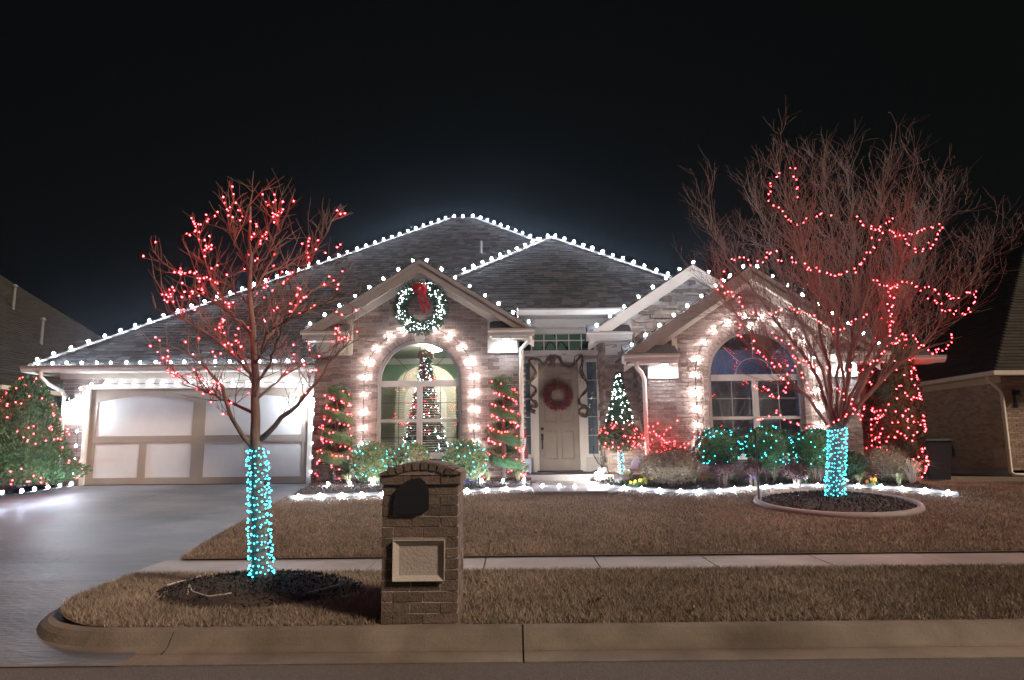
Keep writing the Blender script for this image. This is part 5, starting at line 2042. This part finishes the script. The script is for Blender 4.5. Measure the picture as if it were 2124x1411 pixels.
# tiered standard beside the porch
def tiered():
    Y = 13.7
    b = P(1289, 985, Y)
    z0 = bed_z(b.x, Y) - .02
    c = Vector((b.x, Y, z0))
    t = T('tiered_topiary', 'standard topiary with round red-lit head and white-lit cone on top', 'topiary', c)
    zr0, zr1, zt = P(1289, 934, Y).z, P(1289, 878, Y).z, P(1289, 772, Y).z
    MB().tube([c + Vector((0, 0, -.03)), Vector((c.x, Y, zt - .1))], [.035, .012], 8).build('trunk', BARK, t)
    hc_, rz, rx = (zr0 + zr1) / 2, (zr1 - zr0) / 2 + .02, 43 / F * Y
    MB().lathe([(rx * .82 * math.cos(q) + .01, rz * .82 * math.sin(q)) for q in np.linspace(-1.5, 1.5, 8)], (c.x, Y, hc_), 12).build('inner_head', LEAF_D, t)

    def f1():
        d = sph(1)[0]
        k = 1 - abs(R.gauss(0, .07))
        return (c.x + rx * d[0] * k, Y + rx * d[1] * k, hc_ + rz * d[2] * k), tuple(d)
    leaf_body(t, 'head_foliage', f1, 3600, .055, .014, LEAF_C, .5, .2)
    Hc = zt - zr1

    def pr(s):
        return lerp(.245, .02, s)
    MB().lathe([(pr(i / 8) * .7, Hc * i / 8) for i in range(9)], (c.x, Y, zr1), 10).build('inner_cone', LEAF_D, t)

    def f2():
        s, a = R.random() ** 1.3, R.uniform(0, 6.283)
        r = pr(s) * R.uniform(.7, 1.05)
        return (c.x + r * math.cos(a), Y + r * math.sin(a), zr1 + s * Hc), (math.cos(a), math.sin(a), -.1)
    leaf_body(t, 'cone_foliage', f2, 2600, .06, .016, LEAF_D, .4, 0)
    for lab, kind, n, fn in (('white mini lights on the cone of the tiered topiary', 'm', 66, 'cone'), ('red mini lights on the round head of the tiered topiary', 'r', 56, 'head')):
        s_ = T('string_lights', lab, 'string lights', Vector((c.x, Y - .3, hc_)))
        pts = []
        while len(pts) < n:
            if fn == 'cone':
                s, a = R.random() ** 1.3, R.uniform(-math.pi - .3, .3)
                r = pr(s) * 1.08 + .01
                pts.append(Vector((c.x + r * math.cos(a), Y + r * math.sin(a), zr1 + s * Hc * .97)))
            else:
                d = sph(1)[0]
                if d[1] > .2:
                    continue
                pts.append(Vector((c.x + rx * d[0] * 1.03, Y + rx * d[1] * 1.03, hc_ + rz * d[2] * 1.03)))
        bulbs(s_, pts, kind, .0125, .027, 1.2)
        MB().tube(sorted(pts, key=lambda p: (round(p.z * 8), p.x)), .002, 3, cap=False).build('cord', DARKCORD, s_)
    trunk_wrap('cyan mini lights round the thin stem of the tiered topiary', [c + Vector((0, 0, .02)), Vector((c.x, Y, zr0))], lambda s: .045, 8, 46, .0115)


tiered()


# liriope and straw clumps, pansies
def clump(px, py, L_, n, label, mat, name='grass_clump', grp=None, lean=.8):
    g = G(px, py, .05)
    c = Vector((g.x, g.y, bed_z(g.x, g.y) - .02))
    t = T(name, label, 'grass clump', c, grp)
    mb = MB()
    for k in range(n):
        a = R.uniform(0, 6.28)
        ln_ = L_ * R.uniform(.6, 1.15)
        o_ = Vector((math.cos(a), math.sin(a), 0))
        s_ = Vector((-math.sin(a), math.cos(a), 0)) * .007
        q = R.uniform(.25, 1) * lean
        pr = [c + o_ * .02, c + o_ * (.25 * ln_ * q) + UPZ * (.55 * ln_), c + o_ * (.6 * ln_ * q) + UPZ * (.78 * ln_), c + o_ * (1.0 * ln_ * q) + UPZ * (.62 * ln_)]
        i = len(mb.v)
        for j, p in enumerate(pr):
            w_ = s_ * (1, 1, .7, .1)[j]
            mb.v += [tuple(p - w_), tuple(p + w_)]
        for j in range(3):
            mb.f.append((i + 2 * j, i + 2 * j + 1, i + 2 * j + 3, i + 2 * j + 2))
    mb.build('blades', mat, t)


LC = 'liriope clumps along the beds'
for px, py, lab in ((722, 1008, 'under the garage-side topiary'), (775, 1008, 'under the first leafy bush'), (1012, 1002, 'under the porch-side topiary'), (1075, 1000, 'at the foot of the porch downspout'),
                    (1340, 1004, 'between pansies and dry shrub'), (1440, 1005, 'in front of the big dry shrub'), (1515, 1002, 'in front of the first globe bush'), (1608, 1000, 'behind the black garden stake'), (1683, 1000, 'just beside the wrapped trunk'),
                    (1782, 1004, 'in front of the dark green shrub'), (1865, 1008, 'in front of the dry shrub by the evergreen'), (1302, 1000, 'beside the white pansies')):
    clump(px, py, .27, 70, 'green and cream liriope clump ' + lab, LILY, grp=LC)
clump(1893, 1005, .55, 90, 'pale straw-coloured ornamental grass arching beside the bin', STRAW, 'ornamental_grass', lean=1.1)
PW, PY, PP, PO = (MAT('petal_white', [(.72, .70, .68)], .6), MAT('petal_yellow', [(.65, .48, .05)], .6), MAT('petal_purple', [(.12, .06, .40)], .6), MAT('petal_orange', [(.60, .26, .03)], .6))


def pansy(px, py, mat, label, grp):
    g = G(px, py, .08)
    c = Vector((g.x, g.y, bed_z(g.x, g.y)))
    t = T('pansy', label, 'flower', c, grp)
    pts = np.array([tuple(c + Vector((R.gauss(0, .05), R.gauss(0, .05), R.uniform(0, .06)))) for _ in range(40)])
    leaves('leaves', pts, np.tile([0, 0, .6], (40, 1)), .05, .028, LEAF_B, t, .8)
    for k in range(R.randint(3, 5)):
        f = c + Vector((R.gauss(0, .06), R.gauss(0, .05) - .02, R.uniform(.07, .14)))
        MB().tube([Vector((f.x, f.y + .01, c.z)), f + Vector((0, .01, 0))], .004, 4).build('stem', LEAF_B, t)
        mb = MB()
        for q in range(5):
            a = q * 6.283 / 5 + .3
            u, v = math.cos(a), math.sin(a)
            r1 = .026
            mb.poly([f, f + Vector((r1 * math.cos(a - .5), -.008, r1 * math.sin(a - .5))), f + Vector((1.25 * r1 * u, -.003, 1.25 * r1 * v)), f + Vector((r1 * math.cos(a + .5), -.008, r1 * math.sin(a + .5)))])
        mb.build('bloom', mat, t)


for px, py, m_, lab in ((1270, 998, PW, 'white pansies beside the heart ornament'), (1318, 1008, PY, 'yellow pansies in front of the stone block'), (1333, 1006, PY, 'yellow pansies beside the dry shrub'), (1287, 1003, PW, 'white pansies under the tiered topiary'),
                        (1466, 1000, PO, 'orange pansies between dry shrub and globe bush'), (1556, 1000, PP, 'purple pansies beside the black garden stake'), (1630, 996, PW, 'white pansies between liriope clumps behind the stake'), (1662, 1000, PW, 'white pansies by the wrapped trunk'), (1752, 1004, PW, 'white pansies on the hose reel side of the trunk'), (1812, 1006, PO, 'reddish pansies below the dry shrub'), (975, 1006, PP, 'purple pansies under the leafy bush near the porch')):
    pansy(px, py, m_, lab, 'pansies along the beds')


# ================================================================== WREATHS, GARLAND, INDOOR TREE
def wreath(c, Rr, rr, label, mat, n, ll, lw, name='wreath'):
    t = T(name, label, 'wreath', c)
    MB().tube([c + Vector((Rr * math.cos(a), 0, Rr * math.sin(a))) for a in np.linspace(0, 2 * math.pi, 37)], rr * .7, 8, cap=False).build('ring', VINE if mat is BERRY else LEAF_D, t)

    def fn():
        a, b = R.uniform(0, 6.283), R.uniform(0, 6.283)
        k = rr * R.uniform(.6, 1.1)
        e = Vector((math.cos(a), 0, math.sin(a)))
        d = e * math.cos(b) + Vector((0, -abs(math.sin(b)), 0))
        return tuple(c + e * Rr + d * k), tuple(d)
    leaf_body(t, 'foliage', fn, n, ll, lw, mat, .7, 0)
    return t


wc = P(874, 639, YL - .14)
wt = wreath(Vector((wc.x, YL - .15, wc.z)), .425, .115, 'big green wreath with white lights and a red bow on the gable', LEAF_D, 3600, .085, .018)
wc = Vector((wc.x, YL - .15, wc.z))
s_ = T('string_lights', 'white mini lights clustered on the big gable wreath', 'string lights', wc)
pts = []
for k in range(185):
    a, r = R.uniform(0, 6.283), .425 + R.gauss(0, .055)
    pts.append(wc + Vector((r * math.cos(a), -.125 + abs(r - .425) * .5 + R.uniform(-.01, .01), r * math.sin(a))))
bulbs(s_, pts, 'm', .0105, .023, 1.2)
MB().tube(sorted(pts, key=lambda p: math.atan2(p.z - wc.z, p.x - wc.x)), .002, 3, cap=False).build('cord', DARKCORD, s_)
bt = T('ribbon_bow', 'red ribbon bow with long tails on the gable wreath', 'bow', wc + Vector((0, -.15, .4)))
bc = wc + Vector((-.02, -.19, .36))
for (dx, dz_, sc_) in ((-.11, .06, 1), (.11, .05, 1), (-.10, -.05, .9), (.12, -.06, .9), (-.01, .10, .8)):
    e = Vector((dx, 0, dz_))
    n_ = Vector((-dz_, 0, dx)).normalized() * .05 * sc_
    mb = MB()
    lo = []
    for i in range(11):
        a = math.pi * 2 * i / 10
        p = bc + e * (1 - math.cos(a)) * .62 + Vector((0, -.05 * math.sin(a), 0))
        lo += [p - n_ * (1 + .3 * math.sin(a / 2)), p + n_ * (1 + .3 * math.sin(a / 2))]
    mb.v = [tuple(p) for p in lo]
    mb.f = [(2 * i, 2 * i + 1, 2 * i + 3, 2 * i + 2) for i in range(10)]
    mb.build('loop', REDRIB, bt, smooth=True)
MB().lathe([(.02, -.04), (.045, -.02), (.045, .02), (.02, .04)], bc + Vector((0, -.03, 0)), 10).build('knot', REDRIB, bt, smooth=True)
for (ex_, ez_, wv_) in ((.10, -.52, .02), (.24, -.44, -.02)):
    mb = MB()
    for i in range(13):
        s = i / 12
        p = bc + Vector((ex_ * s + .02 * math.sin(s * 7 + wv_ * 90), -.02 - .03 * math.sin(s * 9), ez_ * s))
        mb.v += [tuple(p + Vector((-.028, .006 * math.sin(s * 12), 0))), tuple(p + Vector((.03, 0, .008)))]
    mb.f = [(2 * i, 2 * i + 1, 2 * i + 3, 2 * i + 2) for i in range(12)]
    mb.build('tail', REDRIB, bt, smooth=True)
dc = P(1157, 822, YD - .08)
dc = Vector((dc.x, YD - .085, dc.z))
dwt = wreath(dc, .245, .07, 'dark red berry and twig wreath hanging on the front door', BERRY, 1500, .045, .022, 'berry_wreath')
tw = MB()
for k in range(90):
    a = R.uniform(0, 6.283)
    e = Vector((math.cos(a), 0, math.sin(a)))
    p = dc + e * R.uniform(.2, .3)
    tw.tube([p, p + e * R.uniform(-.02, .09) + Vector((R.gauss(0, .05), -.03, R.gauss(0, .05)))], .003, 3, cap=False)
tw.build('twigs', VINE, dwt, kind='stuff')
# grapevine garland around the door
gv = T('vine_garland', 'curly brown grapevine garland draped round the front door', 'garland', P(1155, 760, YD))
gp = [(1112, 855), (1098, 850), (1100, 842), (1113, 846), (1112, 835), (1098, 830), (1104, 822), (1114, 812), (1108, 802), (1097, 795), (1108, 785), (1113, 772), (1104, 760), (1096, 748), (1104, 743), (1118, 745), (1128, 758), (1137, 745), (1142, 735), (1147, 760), (1153, 737), (1160, 740), (1165, 755), (1178, 760), (1188, 758), (1197, 745), (1206, 735), (1208, 745), (1204, 768), (1208, 782), (1218, 795), (1221, 806), (1210, 818), (1200, 828), (1203, 840), (1215, 843), (1224, 850), (1222, 862), (1210, 866), (1201, 858), (1204, 848), (1216, 846), (1221, 856), (1212, 864), (1203, 856)]
for k in range(7):
    pts = [P(a + R.gauss(0, 2.2), b + R.gauss(0, 2.2), YD - .09 + R.uniform(-.02, .025)) for a, b in gp]
    pts = resample(pts, 150)
    sm = [(pts[max(0, i - 1)] + pts[i] * 2 + pts[min(149, i + 1)]) / 4 for i in range(150)]
    MB().tube(sm, [.009 + .003 * math.sin(i * .7) for i in range(150)], 5).build('vine', VINE, gv)
gtw = MB()
for k in range(70):
    a, b = R.choice(gp[12:30])
    p = P(a + R.gauss(0, 4), b + R.gauss(0, 4), YD - .09)
    gtw.tube([p, p + Vector((R.gauss(0, .05), -.02, R.gauss(-.03, .07)))], .004, 3, cap=False)
gtw.build('twigs', VINE, gv, kind='stuff')


# indoor Christmas tree
def xmas():
    Y = 15.35
    z0 = .75
    c = Vector((P(882, 850, Y).x, Y, z0))
    zt = P(882, 735, Y).z
    H = zt - z0
    t = T('christmas_tree', 'tall indoor Christmas tree with ribbon inside the lit arched window', 'Christmas tree', c)
    MB().tube([c, c + Vector((0, 0, H * .9))], [.05, .01], 8).build('trunk', BARK, t)

    def pr(s):
        return lerp(.56, .05, s ** .8)
    MB().lathe([(pr(i / 8) * .62, .25 + (H - .25) * i / 8) for i in range(9)], c, 12).build('inner_foliage', LEAF_D, t)

    def fn():
        s, a = R.random() ** 1.4, R.uniform(0, 6.283)
        r = pr(s) * R.uniform(.6, 1.05)
        return (c.x + r * math.cos(a), Y + r * math.sin(a), z0 + .22 + s * (H - .22)), (math.cos(a), math.sin(a), -.2)
    leaf_body(t, 'foliage', fn, 4200, .09, .02, LEAF_D, .4, 0)
    rb_ = MB()
    for k in range(2):
        for i in range(120):
            s = i / 119
            a = s * 5 * 6.283 + k * 3.14
            r = pr(s) * 1.05 + .02
            p = c + Vector((r * math.cos(a), r * math.sin(a), .3 + s * (H - .32)))
            rb_.v += [tuple(p), tuple(p + Vector((0, 0, .045)))]
        b0 = k * 240
        rb_.f += [(b0 + 2 * i, b0 + 2 * i + 1, b0 + 2 * i + 3, b0 + 2 * i + 2) for i in range(119)]
    rb_.build('ribbon', MAT('tartan_ribbon', [(.16, .045, .035), (.34, .20, .13)], .6, 9), t)
    tb_ = MB()
    for i in range(16):
        a = i * 6.283 / 16
        p = c + Vector((.10 * math.cos(a), .10 * math.sin(a), H + .02))
        q = [p + Vector((.05 * math.cos(a) * u, .05 * math.sin(a) * u, v)) for u, v in ((0, 0), (1.0, .05), (1.6, -.02), (1.4, -.12))]
        for j in range(3):
            w_ = Vector((-math.sin(a), math.cos(a), 0)) * .03
            tb_.poly([q[j] - w_, q[j] + w_, q[j + 1] + w_, q[j + 1] - w_])
    tb_.build('topper_bow', MAT('tartan_ribbon', [(.16, .045, .035), (.34, .20, .13)], .6, 9), t)
    for k in range(26):
        p, d = fn()
        MB().lathe([(.012, -.035), (.035, -.012), (.035, .012), (.012, .035)], (p[0], min(p[1], Y) - .06, p[2]), 8).build('bauble', R.choice((REDRIB, CREAMC, CREAMC, GALV)), t, smooth=True)
    s_ = T('string_lights', 'white mini lights on the indoor Christmas tree', 'string lights', c)
    pts = []
    for k in range(150):
        s, a = R.random() ** 1.25, R.uniform(-math.pi - .2, .2)
        r = pr(s) * 1.06 + .02
        pts.append(c + Vector((r * math.cos(a), r * math.sin(a), .28 + s * (H - .3))))
    bulbs(s_, pts, 'm', .0125, .027, 1.2)
    MB().tube(sorted(pts, key=lambda p: (round(p.z * 9), p.x)), .002, 3, cap=False).build('cord', DARKCORD, s_)


xmas()
# cream scalloped cabinet behind the tree
cb = T('cream_cabinet', 'tall cream cabinet with arched top behind the indoor tree', 'cabinet', (-1.9, 17.2, .75))
out = [(-.62, 0), (.62, 0), (.62, 2.05)] + [(.62 * math.cos(q), 2.05 + .62 * math.sin(q)) for q in np.linspace(.1, math.pi - .1, 13)] + [(-.62, 2.05)]
MB().prism([(-2.06 + a * 1.15, 16.6, .75 + b * .95) for a, b in out], (0, .3, 0)).build('body', MAT('cabinet_cream', [(.40, .37, .29), (.48, .45, .36)], .8, 3), cb)
MB().prism([(-2.06 + a * .8, 16.585, .9 + b * .75) for a, b in out], (0, .014, 0)).build('door', CEILW, cb)
MB().box(-2.08, -2.04, 16.57, 16.584, 1.5, 1.62).build('knob', GALV, cb)

# ================================================================== SMALL THINGS
# santa figure on the porch
p = P(1085, 935, 14.6)
sx, sy = p.x - .0, 14.75
sx = P(1087, 920, sy).x
sn = T('santa_figure', 'slim wooden figure with red hat and white beard on the blue bench', 'figure', (sx, sy, 1.07))
SZ = 1.075
MB().lathe([(.075, 0), (.085, .05), (.07, .22), (.055, .34), (.03, .38)], (sx, sy, SZ), 12).build('coat', MAT('dark_red_coat', [(.12, .03, .03), (.17, .045, .04)], .8), sn, smooth=True)
MB().lathe([(.02, -.05), (.045, -.025), (.05, 0), (.042, .03), (.02, .05)], (sx, sy, SZ + .42), 12).build('head', MAT('painted_face', [(.55, .36, .28)], .7), sn, smooth=True)
MB().prism([(sx - .045, sy - .075, SZ + .41), (sx + .045, sy - .075, SZ + .41), (sx + .03, sy - .085, SZ + .25), (sx, sy - .09, SZ + .12), (sx - .03, sy - .085, SZ + .25)], (0, .03, 0)).build('beard', PLASTIC, sn)
MB().lathe([(.06, .44), (.055, .47), (.03, .56), (.008, .64)], (sx, sy, SZ), 12).build('hat', REDRIB, sn, smooth=True)
MB().lathe([(.0, -.02), (.022, 0), (.0, .02)], (sx + .03, sy, SZ + .63), 8).build('pompom', PLASTIC, sn)
# pale blue bench on porch
bx0, bx1 = P(1076, 960, 14.7).x, P(1101, 960, 14.7).x
be = T('porch_bench', 'small pale blue bench under the wooden figure by the door', 'bench', ((bx0 + bx1) / 2, 14.75, PZ0))
MB().box(bx0, bx1, 14.6, 14.95, 1.045, 1.072).build('seat', PALEBLUE, be)
for xx in (bx0, bx1 - .03):
    MB().box(xx, xx + .03, 14.62, 14.93, PZ0, 1.044).build('leg', PALEBLUE, be)
MB().box(bx0 + .031, bx1 - .031, 14.63, 14.65, PZ0 + .04, PZ0 + .09).build('rail', PALEBLUE, be)
MB().box(bx0 + .031, bx1 - .031, 14.61, 14.63, .98, 1.044).build('apron', PALEBLUE, be)
# pale blue bird feeder / small bench by the topiary
q0 = P(1325, 962, 13.5)
zb = bed_z(q0.x, 13.5)
bn = T('garden_bench', 'small pale blue wooden garden seat between topiary and dry shrub', 'seat', (q0.x, 13.5, zb))
MB().box(q0.x - .20, q0.x + .20, 13.38, 13.62, zb + .20, zb + .225).build('seat', MAT('grey_wood', [(.30, .28, .26)], .8, 8), bn)
MB().prism([(q0.x - .12, 13.60, zb + .226), (q0.x + .26, 13.60, zb + .226), (q0.x + .26, 13.60, zb + .40), (q0.x + .2, 13.60, zb + .45), (q0.x - .06, 13.60, zb + .43), (q0.x - .12, 13.60, zb + .36)], (0, .022, 0)).build('backrest', PALEBLUE, bn)
for xx in (q0.x - .17, q0.x + .14):
    MB().box(xx, xx + .03, 13.40, 13.43, zb - .02, zb + .199).build('leg', GALV, bn)
    MB().box(xx, xx + .03, 13.57, 13.60, zb - .02, zb + .199).build('leg', GALV, bn)
# stone block
q = G(1288, 985, .05)
q = Vector((P(1288, 985, 13.3).x, 13.3, bed_z(q.x, 13.3) - .02))
mb = MB().hexa([tuple(q + Vector(v)) for v in ((-.17, -.1, 0), (.18, -.11, 0), (.16, .1, 0), (-.15, .1, 0), (-.15, -.08, .15), (.13, -.10, .13), (.14, .08, .15), (-.13, .09, .17))])
mb.build('stone_block', MAT('pale_stone', [(.36, .31, .26), (.45, .40, .34)], .9, 6, bump=.4), label='rough pale stone block below the tiered topiary', cat='stone')
# heart ornament on a stake
hp = P(1249, 976, 13.25)
hz = bed_z(hp.x, 13.25)
ht = T('heart_ornament', 'white heart-shaped garden ornament on a stake beside the porch step', 'ornament', (hp.x, 13.25, hz))
hpts = []
for i in range(24):
    a = 6.283 * i / 24
    hpts.append((hp.x + .0055 * 16 * math.sin(a) ** 3, 13.24, hp.z + .0055 * (13 * math.cos(a) - 5 * math.cos(2 * a) - 2 * math.cos(3 * a) - math.cos(4 * a))))
MB().prism(hpts, (0, .02, 0)).build('heart', PLASTIC, ht)
MB().tube([(hp.x, 13.25, hp.z - .07), (hp.x, 13.25, hz - .03)], .006, 5).build('stake', BLACKM, ht)
# spot lamp at the path corner
g = G(1240, 1000, .03)
lt = T('path_light', 'glaring low path light beside the heart ornament', 'path light', (g.x, g.y, gz(g.x, g.y)))
zz = gz(g.x, g.y) + .03
MB().tube([(g.x, g.y, zz - .03), (g.x, g.y, zz + .08)], .012, 6).build('stake', BLACKM, lt)
MB().lathe([(.03, .08), (.05, .12), (.05, .16), (.03, .18)], (g.x, g.y, zz), 10).build('lamp', EMIT('path_lamp', (1.0, .92, .84), 800), lt)
MB().lathe([(.075, .185), (.07, .2), (.02, .23)], (g.x, g.y, zz), 10).build('cap', BLACKM, lt)
# hose reel box
hp = P(1772, 921, 14.5)
hr = T('hose_reel', 'white wall-mounted hose reel box on the brick beside the small window', 'hose reel', (hp.x, 14.5, hp.z))
MB().prism([(hp.x - .10, 14.40, hp.z - .10), (hp.x + .08, 14.40, hp.z - .10), (hp.x + .10, 14.40, hp.z - .03), (hp.x + .10, 14.40, hp.z + .06), (hp.x + .06, 14.40, hp.z + .09), (hp.x - .09, 14.40, hp.z + .09)], (0, .185, 0)).build('case', PLASTIC, hr)
MB().tube([(hp.x + .05, 14.37, hp.z), (hp.x + .05, 14.40, hp.z)], .04, 12).build('reel', BLACKM, hr)
MB().box(hp.x - .06, hp.x - .01, 14.385, 14.399, hp.z - .06, hp.z - .03).build('latch', GALV, hr)
# black garden stake
b0 = G(1575, 1045)
st = T('garden_stake', 'thin black metal stake standing on the lawn in front of the globe bushes', 'stake', b0)
top = P(1574, 893, b0.y)
MB().tube([(b0.x, b0.y, b0.z - .05), (b0.x, b0.y, top.z)], .016, 6).build('rod', BLACKM, st)
MB().tube([(b0.x, b0.y, top.z - .01), (b0.x - .02, b0.y, top.z + .02), (b0.x - .04, b0.y, top.z + .0)], .010, 5).build('hook', BLACKM, st)
MB().box(b0.x - .035, b0.x + .035, b0.y - .008, b0.y + .008, b0.z + .0, b0.z + .02).build('foot', BLACKM, st)
# wheelie bin
bp0 = P(1938, 985, 17.2)
gx = bp0.x
gy = 17.2
z0 = gz(gx, gy)
bi = T('wheelie_bin', 'black wheelie bin between the evergreen and the neighbour wall', 'bin', (gx, gy, z0))
MB().hexa([(gx - .24, gy - .24, z0 + .03), (gx + .24, gy - .24, z0 + .03), (gx + .24, gy + .24, z0 + .03), (gx - .24, gy + .24, z0 + .03), (gx - .31, gy - .31, z0 + .95), (gx + .31, gy - .31, z0 + .95), (gx + .31, gy + .31, z0 + .95), (gx - .31, gy + .31, z0 + .95)]).build('body', BINM, bi)
MB().hexa([(gx - .33, gy - .34, z0 + .951), (gx + .33, gy - .34, z0 + .951), (gx + .33, gy + .33, z0 + .951), (gx - .33, gy + .33, z0 + .951), (gx - .30, gy - .30, z0 + 1.0), (gx + .30, gy - .30, z0 + 1.0), (gx + .30, gy + .30, z0 + 1.05), (gx - .30, gy + .30, z0 + 1.05)]).build('lid', BINM, bi)
for s in (-1, 1):
    MB().tube([(gx + s * .25, gy + .25, z0 + .10), (gx + s * .30, gy + .25, z0 + .10)], .10, 12).build('wheel', BLACKM, bi)
MB().tube([(gx - .28, gy + .36, z0 + .97), (gx + .28, gy + .36, z0 + .97)], .016, 6).build('handle', BLACKM, bi)
# gas meter
mp_ = P(1952, 955, 21.9)
mx_, my_ = NX - .22, 22.1
mp_ = P(1955, 950, my_)
gm = T('gas_meter', 'grey gas meter with pipes against the neighbour brick wall', 'gas meter', (mx_, my_, .4))
MB().box(mx_ - .14, mx_ + .14, my_ - .10, my_ + .10, .92, 1.18).build('meter_body', GALV, gm)
MB().lathe([(.10, 0), (.10, .05), (.06, .09)], (mx_, my_, 1.18), 12).build('dial_housing', GALV, gm)
for s in (-1, 1):
    MB().tube([(mx_ + s * .08, my_, 1.18), (mx_ + s * .08, my_, 1.42), (mx_ + s * .11, my_, 1.46), (mx_ + s * .18, my_, 1.46)] if s > 0 else [(mx_ - .08, my_, 1.18), (mx_ - .08, my_, 1.34), (mx_ - .16, my_, 1.38), (mx_ - .16, my_, .36)], .022, 7).build('pipe', GALV, gm)
MB().tube([(mx_ + .0, my_, .92), (mx_ + .0, my_, .38)], .025, 7).build('pipe', GALV, gm)
MB().lathe([(.05, -.04), (.07, 0), (.05, .04)], (mx_ - .16, my_, .98), 10).build('regulator', GALV, gm)
# pale irrigation hose pieces on the verge mulch
HOSE = MAT('pale_hose', [(.34, .32, .29)], .6)
for lab, pl in (('short pale hose lying on the driveway side of the verge mulch', [(345, 1222), (370, 1212), (395, 1206), (416, 1197)]),
                ('bent pale hose sticking up on the pillar side of the verge mulch', [(640, 1240), (690, 1229), (703, 1225), (706, 1213), (704, 1204)]),
                ('pale hose half buried along the front of the verge mulch', [(388, 1244), (392, 1228), (396, 1240), (430, 1249), (480, 1245)])):
    pts = []
    for i, (a, b) in enumerate(pl):
        g = G(a, b, .02)
        k = max(0, 1 - inell(g.x, g.y, TL, .97, .62))
        pts.append(Vector((g.x, g.y, gz(g.x, g.y) + .03 + .09 * k)))
    if 'bent' in lab:
        pts[3] = pts[2] + Vector((.012, .02, .045))
        pts[4] = pts[2] + Vector((.006, .02, .085))
    MB().tube(resample(pts, 18), .009, 6).build('hose', HOSE, label=lab, cat='hose', smooth=True)
# extension cords
MB().tube([P(1231, 925, YD - .1), P(1232, 945, YD - .12), P(1240, 960, YD - .3), P(1255, 972, 15.0)], .008, 5).build('extension_cord', BLACKM, label='black extension cord hanging beside the stone column', cat='cord', smooth=True)
pts = [G(px, py, .04) for px, py in ((598, 1034), (612, 1027), (628, 1018), (640, 1010))]
MB().tube(resample(pts, 12), .008, 5).build('extension_cord', DARKCORD, label='dark cord running along the driveway edge to the garage', cat='cord', smooth=True)

# ================================================================== AIR
hz = MB().box(-60, 60, -3, 80, -1.4, 14).build('haze', None, kind='stuff', label='thin cold night air round the lit house', cat='haze')
hm, nt, bs, L = nodes('thin_haze')
nt.nodes.remove(bs)
pv = nt.nodes.new('ShaderNodeVolumePrincipled')
pv.inputs['Color'].default_value = (.74, .86, 1.0, 1)
pv.inputs['Density'].default_value = HAZE
pv.inputs['Anisotropy'].default_value = .92
L.new(pv.outputs[0], nt.nodes['Material Output'].inputs['Volume'])
hz.data.materials.append(hm)
